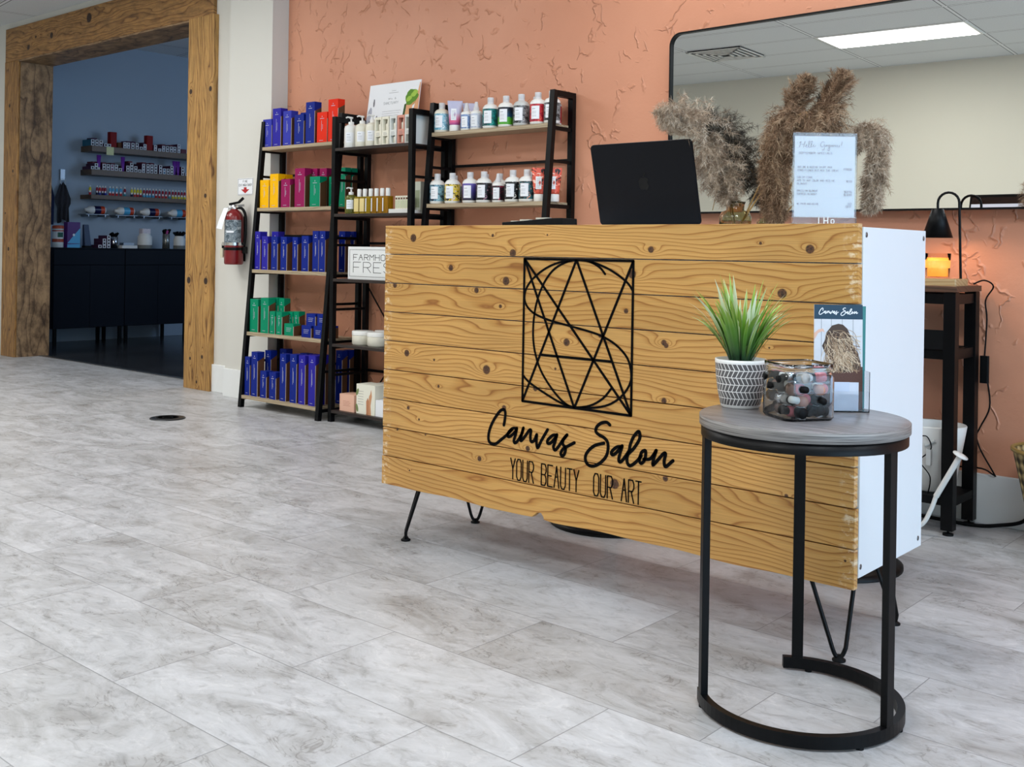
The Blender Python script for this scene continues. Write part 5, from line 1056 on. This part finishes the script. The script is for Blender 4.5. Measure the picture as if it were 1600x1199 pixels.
# basket at the right edge
def weave():
    m, nt, b = new_mat('woven_gold_basket'); g = G(nt); X, Y, Z = g.xyz()
    ang = g.m('MULTIPLY', g.m('ARCTAN2', Y, X), 14.); z = g.m('MULTIPLY', Z, 90.)
    f = g.m('MULTIPLY', g.m('SINE', g.m('ADD', g.m('MULTIPLY', ang, 1.), z)), g.m('SINE', g.m('SUBTRACT', ang, z)))
    nt.links.new(g.ramp(g.m('MULTIPLY_ADD', f, .5, .5), [(.2, (52, 44, 30)), (.5, (130, 112, 72)), (.8, (190, 168, 118))]), b.inputs['Base Color']); b.inputs['Roughness'].default_value = .5; b.inputs['Metallic'].default_value = .2
    nt.links.new(g.bump(f, .8, .004), b.inputs['Normal']); return m
t = thing('woven_basket', 'tapered gold brown woven basket at the right edge by the baseboard', 'basket', (-.905, 3.80, 0))
MB().lathe([(0, .003), (.105, .003), (.110, .0), (.135, .15), (.172, .322), (.176, .326), (.172, .330), (.166, .322), (.130, .15), (.104, .010), (0, .010)], 48, caps=False).build('weave_shell', weave(), t)
MB().lathe([(.170, .320), (.178, .322), (.178, .332), (.170, .334), (.166, .328), (.170, .320)], 48, caps=False).build('rim', mat('gold_rim', (150, 126, 70), .4, metal=.4), t)
# stools behind the desk
def stool(x, y, label):
    t = thing('salon_stool', label, 'stool', (x, y, 0))
    MB().lathe([(.215, 0), (.215, .010), (.20, .018), (.06, .030), (.035, .040), (0, .040)], 40).build('base_disc', M['black'], t)
    MB().lathe([(.026, .035), (.026, .30), (.018, .305), (.018, .56)], 20).build('gas_column', M['chrome'], t)
    MB().lathe([(0, .555), (.16, .560), (.19, .575), (.195, .60), (.185, .63), (.15, .645), (0, .65)], 36, caps=False).build('seat', mat('black_vinyl', (20, 20, 22), .4), t)
stool(-2.205, 3.085, 'black round based stool behind the left half of the desk')
stool(-1.43, 3.165, 'black round based stool behind the right end of the desk')

# ------------------------------------------------------------------ back room: cabinets, wall shelves and their contents
nav = mat('navy_lacquer', (9, 15, 26), .5, spec=.2)
def cabinet(y0, y1, label):
    t = thing('sideboard_cabinet', label, 'cabinet', (-9.85, (y0+y1)/2, 0), 0, 'dark cabinets in the back room')
    h = (y1-y0)/2; xf, xb = .23, -.25
    MB().box(xb, xf-.020, -h, h, .163, .905).box(xb, xf+.004, -h-.002 if y0 < 5 else -h, h, .905, .915).build('body', nav, t)
    for s in (-1, 1):
        MB().box(xf-.018, xf, min(s*.0015, s*(h-.002)), max(s*.0015, s*(h-.002)), .168, .752).build('door', nav, t, bev=.001)
    MB().box(xf-.018, xf, -h+.002, h-.002, .757, .900).build('drawer', nav, t, bev=.001)
    for y in (-h+.03, h-.03):
        for x in (xf-.03, xb+.03): MB().box(x-.014, x+.014, y-.014, y+.014, 0 if False else -.002, .163).build('leg', M['black'], t)
cabinet(4.655, 5.357, 'left dark navy cabinet on thin legs in the back room')
cabinet(5.361, 6.065, 'right dark navy cabinet on thin legs, partly behind the doorway post')
shw = wood('dark_walnut_shelf', 91, [], light=(112, 84, 54), mid=(96, 70, 44), dark=(66, 48, 30), knotc=(40, 30, 20), axis='y2', freq=80, amp=5)
BRX = -9.92
for nm, z0_, z1_ in (('top', 1.852, 1.908), ('second', 1.624, 1.678), ('third', 1.392, 1.432)):
    o = MB().box(-10.119, BRX+.02, 5.150-.0, 6.40, z0_, z1_).build('wall_shelf', shw, bev=.001); tag(o, nm+' brown floating wall shelf from the top in the back room', 'wall shelf', 'floating shelves in the back room')
# small dye boxes: one mesh per end colour, copied
def dye_mesh(name, body, end, dot):
    mb = MB().box(0, .17, -.0175, .0175, 0, .0300, 0)
    mb.box(.17, .1705, -.0170, .0170, .0004, .0296, 1); n = 10
    vs = [(.1708, .0095*math.cos(2*PI*k/n), .015+.0095*math.sin(2*PI*k/n)) for k in range(n)]; mb.add(vs, [list(range(n))], 2)
    o = mb.build(name, [body, end, dot]); me = o.data; bpy.data.objects.remove(o); return me
plum = mat('plum_card', (70, 24, 60), .6); tealc = mat('teal_card', (40, 108, 128), .6); endw = mat('white_box_end', (214, 216, 222), .6); dark = mat('dark_dot', (24, 20, 28), .6); greyd = mat('grey_dot', (110, 114, 124), .6); mag = mat('magenta_dot', (120, 30, 80), .6); blued = mat('blue_dot', (50, 110, 150), .6)
DM = {'k': dye_mesh('dye_box', plum, endw, dark), 'g': dye_mesh('dye_box', plum, endw, greyd), 'm': dye_mesh('dye_box', plum, endw, mag), 'b': dye_mesh('dye_box', plum, endw, blued), 't': dye_mesh('dye_box', tealc, endw, dark)}
DN = {'k': 'dark', 'g': 'grey', 'm': 'magenta', 'b': 'blue', 't': 'dark'}
S1 = [(5.165,2,'t'),(5.208,2,'t'),(5.250,2,'k'),(5.300,1,'k'),(5.337,1,'k'),(5.501,2,'g'),(5.540,2,'g'),(5.587,2,'k'),(5.633,2,'k'),(5.678,1,'k'),(5.719,2,'g'),(5.836,2,'g'),(5.884,1,'g'),(5.928,2,'g'),(5.972,2,'k'),(6.016,2,'k'),(6.056,2,'k'),(6.103,3,'g')]
S2 = [(5.168,1,'k'),(5.206,2,'k'),(5.286,2,'k'),(5.328,2,'k'),(5.371,2,'m'),(5.413,2,'k'),(5.457,1,'k'),(5.537,2,'k'),(5.578,3,'k'),(5.622,2,'k'),(5.665,1,'k'),(5.707,3,'g'),(5.756,3,'k'),(5.799,3,'k'),(5.843,3,'k'),(5.897,3,'k'),(5.940,2,'b'),(5.983,2,'k'),(6.026,3,'k'),(6.152,3,'k'),(6.199,1,'g')]
LV = ['lowest', 'second', 'third']
for sn, zz, rows in (('top', 1.908, S1), ('second', 1.678, S2)):
    for ci, (y, n_, k) in enumerate(rows):
        for lv in range(n_):
            o = bpy.data.objects.new('dye_box', DM[k]); COL.objects.link(o); o.location = (BRX-.165, y, zz+lv*.0303+.0002)
            tag(o, f'white ended dye box, {DN[k]} dot, {LV[lv]} in {ORD[ci+1]} pile, {sn} wall shelf', 'dye box', 'dye boxes on the back room shelves')
    # loose dark boxes lying on the piles
def lying(y, z, w, m_, label, rx=.1):
    o = MB().box(0, .10, -w/2, w/2, 0, .018).build('dye_carton', m_, loc=(BRX-.14, y, z)); o.rotation_euler = (0, 0, rx); tag(o, label, 'dye box', 'loose boxes on the piles')
maroon = mat('maroon_card', (96, 22, 40), .5)
LY = [(5.20,1.9695,'leftmost on the top wall shelf',plum),(5.560,1.9695,'above the sixth and seventh piles, top wall shelf',plum),(5.61,1.9695,'above the eighth pile, top wall shelf',plum),(5.735,1.9695,'above the eleventh pile, top wall shelf',plum),(5.945,1.9695,'above the fourteenth pile, top wall shelf',maroon),(6.035,1.9695,'above the sixteenth pile, top wall shelf',maroon),
      (5.206,1.7395,'above the second pile, second wall shelf',maroon),(5.300,1.7395,'above the third pile, second wall shelf',maroon),(5.392,1.7395,'above the fifth pile, second wall shelf',maroon),(5.578,1.7700,'above the ninth pile, second wall shelf',maroon),(5.73,1.7700,'above the twelfth pile, second wall shelf',maroon),(5.82,1.7700,'above the fourteenth pile, second wall shelf',maroon)]
for y, z, d_, m_ in LY: lying(y, z, .045, m_, ('plum' if m_ is plum else 'maroon')+' box lying '+d_)
redc = mat('deep_red_card', (130, 14, 16), .5, spec=.2)
for y, d_ in ((5.389, 'left'), (5.782, 'right')):
    o = MB().hprism(rrect(-.03, .03, -.036, .036, .008, 3), 0, .152).build('red_canister', redc, loc=(BRX-.04, y, 1.908)); tag(o, d_+' tall deep red container among the boxes on the top wall shelf', 'container', 'red containers')
o = MB().box(-.05, .0, -.020, .020, 0, .055).build('brown_carton', M['kraft'], loc=(BRX-.02, 5.462, 1.908)); tag(o, 'small brown carton right of the left red container, top wall shelf', 'carton')
o = MB().box(-.05, .0, -.030, .030, 0, .045).build('maroon_carton', maroon, loc=(BRX-.01, 6.170, 1.908)); tag(o, 'maroon carton at the right end of the top wall shelf', 'carton')
o = MB().box(0, .0004, -.038, .038, 0, .080).build('sticky_note', mat('pale_yellow_note', (220, 222, 170), .7), loc=(BRX+.0205, 5.338, 1.827)); tag(o, 'pale yellow sticky note on the edge of the top wall shelf', 'note')
purp = mat('purple_tube', (116, 52, 160), .35)
for y, i in ((5.243, 0), (5.495, 1), (6.068, 2), (6.110, 3)):
    t = thing('purple_tube', ('first', 'second', 'third', 'fourth')[i]+' purple tube from the left standing among boxes, second wall shelf', 'tube', (BRX-.02, y, 1.678), 0, 'purple tubes')
    MB().lathe([(.012, 0), (.013, .025), (0, .025)], 12).build('cap', M['whiteplastic'] if i == 0 else purp, t)
    MB().add([(.013*math.cos(a), .013*math.sin(a), .025) for a in [2*PI*k/12 for k in range(12)]]+[(.004*math.cos(a), .024*math.sin(a), .145) for a in [2*PI*k/12 for k in range(12)]], [(k, (k+1) % 12, 12+(k+1) % 12, 12+k) for k in range(12)]+[list(range(12, 24))], 0, True).build('body', purp, t)
# little colour bottles on the third shelf
def mini_bottle_mesh(c1, c2):
    mb = MB().lathe([(.011, 0), (.0122, .003), (.0122, .030)], 12, 0, caps=False).lathe([(.0122, .030), (.0122, .062), (.008, .072), (.006, .074)], 12, 1, caps=False).lathe([(.0065, .074), (.0065, .092), (0, .093)], 10, 2, caps=False).lathe([(.0126, .022), (.0126, .040)], 10, 3, caps=False, a0=-.6, a1=.6)
    o = mb.build('color_bottle', [mat('mini_'+c1, MC[c1], .3), mat('mini_'+c2, MC[c2], .3), M['whiteplastic'], M['paper']]); me = o.data; bpy.data.objects.remove(o); return me
MC = {'red': (196, 40, 44), 'yellow': (222, 208, 40), 'blue': (36, 50, 150), 'sky': (80, 170, 214), 'crimson': (150, 20, 50), 'teal': (50, 140, 156), 'navy': (22, 24, 70)}
mcache = {}
SEQ = [(5.154,'red','yellow'),(5.226,'navy','crimson'),(5.254,'blue','red'),(5.284,'navy','crimson'),(5.311,'blue','crimson'),(5.360,'red','sky'),(5.392,'red','sky'),(5.431,'red','sky'),(5.474,'red','sky'),(5.517,'teal','crimson'),(5.592,'navy','yellow'),(5.625,'red','yellow'),(5.657,'red','yellow'),(5.689,'crimson','yellow'),(5.726,'sky','crimson'),(5.760,'sky','crimson'),(5.790,'sky','crimson'),(5.827,'sky','crimson'),(5.861,'red','crimson'),(5.899,'red','crimson'),(5.936,'red','crimson'),(5.973,'red','crimson'),(6.013,'teal','crimson'),(6.051,'yellow','crimson'),(6.084,'yellow','crimson'),(6.120,'yellow','crimson'),(6.155,'yellow','crimson'),(6.189,'yellow','crimson')]
for i, (y, a, b_) in enumerate(SEQ):
    if (a, b_) not in mcache: mcache[(a, b_)] = mini_bottle_mesh(a, b_)
    o = bpy.data.objects.new('color_bottle', mcache[(a, b_)]); COL.objects.link(o); o.location = (BRX-.012, y, 1.432); o.rotation_euler = (0, 0, -.5)
    tag(o, f'small {a} and {b_} colour bottle, {ORD[i+1]} from the left, third wall shelf', 'bottle', 'colour bottles on the third wall shelf')
for i, y in enumerate((5.075, 5.10, 5.122)):
    pass
# refill bottles lying in wire brackets
for i, (y, c1) in enumerate(((5.250, 'navy'), (5.558, 'sky'), (5.838, 'navy'), (6.150, 'sky'))):
    t = thing('lying_bottle', f'white bottle lying in a wire bracket, {ORD[i+1]} of four under the wall shelves', 'bottle', (-10.01, y, 1.286), 0, 'bottles lying in wire brackets')
    A = RX(-PI/2)
    MB().lathe([(0, -.105), (.016, -.105), (.018, -.085), (.022, -.080), (.036, -.065), (.040, -.05), (.040, .085), (.034, .10), (0, .104)], 20, caps=False, M=A).build('body', M['whiteplastic'], t)
    MB().lathe([(.0405, -.020), (.0405, .045)], 20, caps=False, M=A).build('label_left', mat('mini_'+c1, MC[c1], .3), t)
    MB().lathe([(.0405, .045), (.0405, .085)], 20, caps=False, M=A).build('label_right', mat('orange_red_print', (200, 70, 40), .4), t)
    t = thing('wire_bracket', f'thin metal wall bracket under the {ORD[i+1]} lying bottle', 'bracket', (-10.01, y, 1.24), 0, 'wire brackets')
    MB().box(-.108, .05, -.12, .12, 0, .004).box(-.108, .04, -.09, -.082, -.02, 0).box(-.108, .04, .082, .09, -.02, 0).build('bracket', M['steel'], t)
# on the cabinet top
CZ = .915; cx = -9.74
t = thing('wipes_tub', 'white and orange cylindrical wipes tub at the left of the back cabinet', 'tub', (cx-.02, 4.757, CZ))
MB().lathe([(.048, 0), (.050, .004), (.050, .175), (0, .175)], 28).build('body', M['whiteplastic'], t)
MB().lathe([(.052, 0), (.052, .022), (.046, .030), (0, .030)], 28).build('lid', mat('orange_lid', (196, 84, 50), .4), t, loc=(0, 0, .175))
MB().lathe([(.0506, .05), (.0506, .08)], 28, caps=False).lathe([(.0506, .150), (.0506, .160)], 28, caps=False).build('orange_band', mat('orange_band', (190, 80, 52), .4), t)
MB().lathe([(.0508, .095), (.0508, .140)], 14, caps=False, a0=-.5, a1=.6).build('green_label', mat('green_label', (30, 90, 70), .4), t)
t = thing('colour_box', 'upright purple and light blue box beside the wipes tub', 'box', (cx, 4.895, CZ), math.radians(6))
MB().box(-.05, .01, -.066, .066, 0, .240).build('box', mat('deep_purple_card', (84, 28, 112), .4), t)
f = MB().add([(.0104,-.066,.04),(.0104,.066,.04),(.0104,.066,.185),(.0104,0,.115)], [(0,1,2,3)], 0).add([(.0104,-.066,0),(.0104,.066,0),(.0104,.066,.036),(.0104,-.066,.03)], [(0,1,2,3)], 0).add([(.0108,.012*math.cos(a),.120+.012*math.sin(a)) for a in [2*PI*k/12 for k in range(12)]], [list(range(12))], 1)
f.build('front_print', [mat('light_blue_print', (90, 178, 224), .4), M['paper']], t)
t = thing('navy_tube', 'tall dark navy tube standing on the back cabinet', 'tube', (cx-.02, 5.030, CZ), 0)
MB().add([(x, y, z) for (x, y, z) in ((-.012,-.030,.22),(.012,-.030,.22),(.012,.022,.22),(-.012,.022,.22),(-.028,-.020,0),(.028,-.020,0),(.028,.045,0),(-.028,.045,0))], [(0,1,2,3),(7,6,5,4),(0,4,5,1),(1,5,6,2),(2,6,7,3),(3,7,4,0)]).build('body', mat('navy_plastic', (34, 52, 84), .4), t, bev=.004)
MB().box(-.029, .030, -.024, .048, 0, .02).build('cap', M['blacksoft'], t)
for ci, (y, n_) in enumerate(((5.163, 1), (5.207, 3), (5.252, 4))):
    for lv in range(n_):
        o = bpy.data.objects.new('dye_box', DM['k']); COL.objects.link(o); o.location = (cx-.17, y, CZ+lv*.0303+.0002)
        tag(o, f'white ended dye box, {("lowest","second","third","fourth")[lv]} in {("left","middle","right")[ci]} pile on the back cabinet', 'dye box', 'dye boxes on the back cabinet')
def crock(y, label, R, h, m_, bristle=True, base=None, n=14, seed=1, tall=.10, cat='container'):
    t = thing('brush_crock', label, cat, (cx-.04, y, CZ))
    MB().lathe([(0, 0), (R*.94, 0), (R, .006), (R, h*.78), (R*.80, h*.90), (R*.80, h), (R*.74, h), (R*.74, h*.88), (R*.9, h*.7), (R*.9, .01), (0, .01)] if base else [(0, 0), (R, 0), (R, h), (R*.94, h), (R*.94, .006), (0, .006)], 28, caps=False).build('vessel', m_, t)
    if base: MB().lathe([(R*1.005, .001), (R*1.005, .035)], 28, caps=False).build('unglazed_band', mat('stone_band', (120, 122, 118), .7), t)
    return t
def brushes(y, z, label, n, seed, spread=.045, tall=.07, colr=None):
    t = thing('brush_bundle', label, 'brushes', (cx-.04, y, z)); r = random.Random(seed)
    for k in range(n):
        a = r.uniform(0, 2*PI); q = r.uniform(.2, 1)*spread
        m_ = MB().bar((q*.3*math.cos(a), q*.3*math.sin(a), .0), (q*math.cos(a), q*math.sin(a), tall*r.uniform(.7, 1)), .012, .018)
        m_.build('brush', colr if (colr and k == 0) else M['blacksoft'], t)
crock(5.326, 'shiny metal cup of black brushes in the middle of the back cabinet', .038, .110, M['chrome'])
brushes(5.326, CZ+.10, 'black tint brushes in the metal cup', 9, 1, .045, .055)
crock(5.655, 'large white stoneware crock with grey base on the back cabinet', .070, .150, M['whiteplastic'], base=1)
o = MB().hprism(rrect(-.04, .04, -.05, .05, .02, 4), 0, .05).build('folded_packet', mat('patterned_foil', (214, 206, 214), .4, var=.3, bscale=90), loc=(cx-.04, 5.655, CZ+.147)); tag(o, 'patterned foil packet stuffed in the large white crock', 'packet')
def dots():
    m, nt, b = new_mat('hammered_metal_cup'); g = G(nt); X, Y, Z = g.xyz()
    f = g.m('MULTIPLY', g.m('SINE', g.m('MULTIPLY', g.m('ARCTAN2', Y, X), 16.)), g.m('SINE', g.m('MULTIPLY', Z, 330.)))
    nt.links.new(g.ramp(g.m('MULTIPLY_ADD', f, .5, .5), [(.45, (60, 60, 60)), (.6, (222, 222, 214))]), b.inputs['Base Color']); b.inputs['Metallic'].default_value = .8; b.inputs['Roughness'].default_value = .3; return m
crock(5.890, 'dotted silver tumbler with brushes between the two white crocks', .036, .150, dots())
brushes(5.890, CZ+.13, 'brushes with one pink handle in the dotted tumbler', 7, 2, .05, .075, mat('pink_handle', (200, 90, 160), .4))
crock(6.040, 'smaller white crock with grey base at the right of the back cabinet', .058, .132, M['whiteplastic'], base=1)
brushes(6.040, CZ+.12, 'black brushes fanned out of the smaller white crock', 11, 3, .065, .06)
o = MB().box(-.08, .03, -.080, .080, 0, .028).build('white_tray_box', M['whiteplastic'], loc=(cx-.01, 5.462, CZ)); tag(o, 'flat white box on the back cabinet beside the metal cup', 'box')
o = MB().box(-.05, .03, -.055, .055, 0, .026).build('silver_tube_box', M['steel'], loc=(cx-.01, 5.450, CZ+.0282)); tag(o, 'small grey box on top of the flat white box', 'box')
# apron on a wall clip, second garment nearer the doorway
t = thing('hanging_apron', 'dark grey apron hanging from a wall clip in the back room', 'apron', (-10.10, 4.962, 1.67))
MB().box(-.019, .0, -.022, .022, -.105, .0).build('wall_clip', M['steel'], t)
fo = []; n = 24
for j in range(9):
    z = -.135-j*.046
    for i in range(n+1):
        f = i/n; y = -.082*(.35+.65*min(1, j/3))+.164*(.35+.65*min(1, j/3))*f; 
        if j > 4: y *= .75
        fo.append((.012+.016*math.sin(f*17+j*.3)*(.5+j*.08), y, z-.02*math.sin(f*9)))
MB().add(fo, [(j*(n+1)+i, j*(n+1)+i+1, (j+1)*(n+1)+i+1, (j+1)*(n+1)+i) for j in range(8) for i in range(n)], 0, True).build('cloth', mat('charcoal_cloth', (56, 54, 58), .9, var=.3, bscale=30), t)
MB().tube(smooth_pts([(.004, -.02, -.15), (0, -.018, -.10), (0, .018, -.10), (.004, .03, -.15)], 5), .0025, 6).build('neck_strap', M['whiteplastic'], t)
t = thing('hanging_smock', 'dark blue smock hanging at the left, mostly behind the doorway post', 'smock', (-10.10, 4.80, 1.56))
fo = []
for j in range(7):
    for i in range(13):
        f = i/12; fo.append((.014+.012*math.sin(f*13+j*.4), (-.07+.14*f)*(.5+.5*min(1, j/2)), -.02-j*.068))
MB().add(fo, [(j*13+i, j*13+i+1, (j+1)*13+i+1, (j+1)*13+i) for j in range(6) for i in range(12)], 0, True).build('cloth', mat('navy_cloth', (30, 40, 74), .9), t)
MB().tube([(.0, -.03, -.02), (0, 0, .03), (0, .03, -.02)], .004, 6).build('hanger_loop', mat('sky_strap', (70, 140, 190), .6), t)
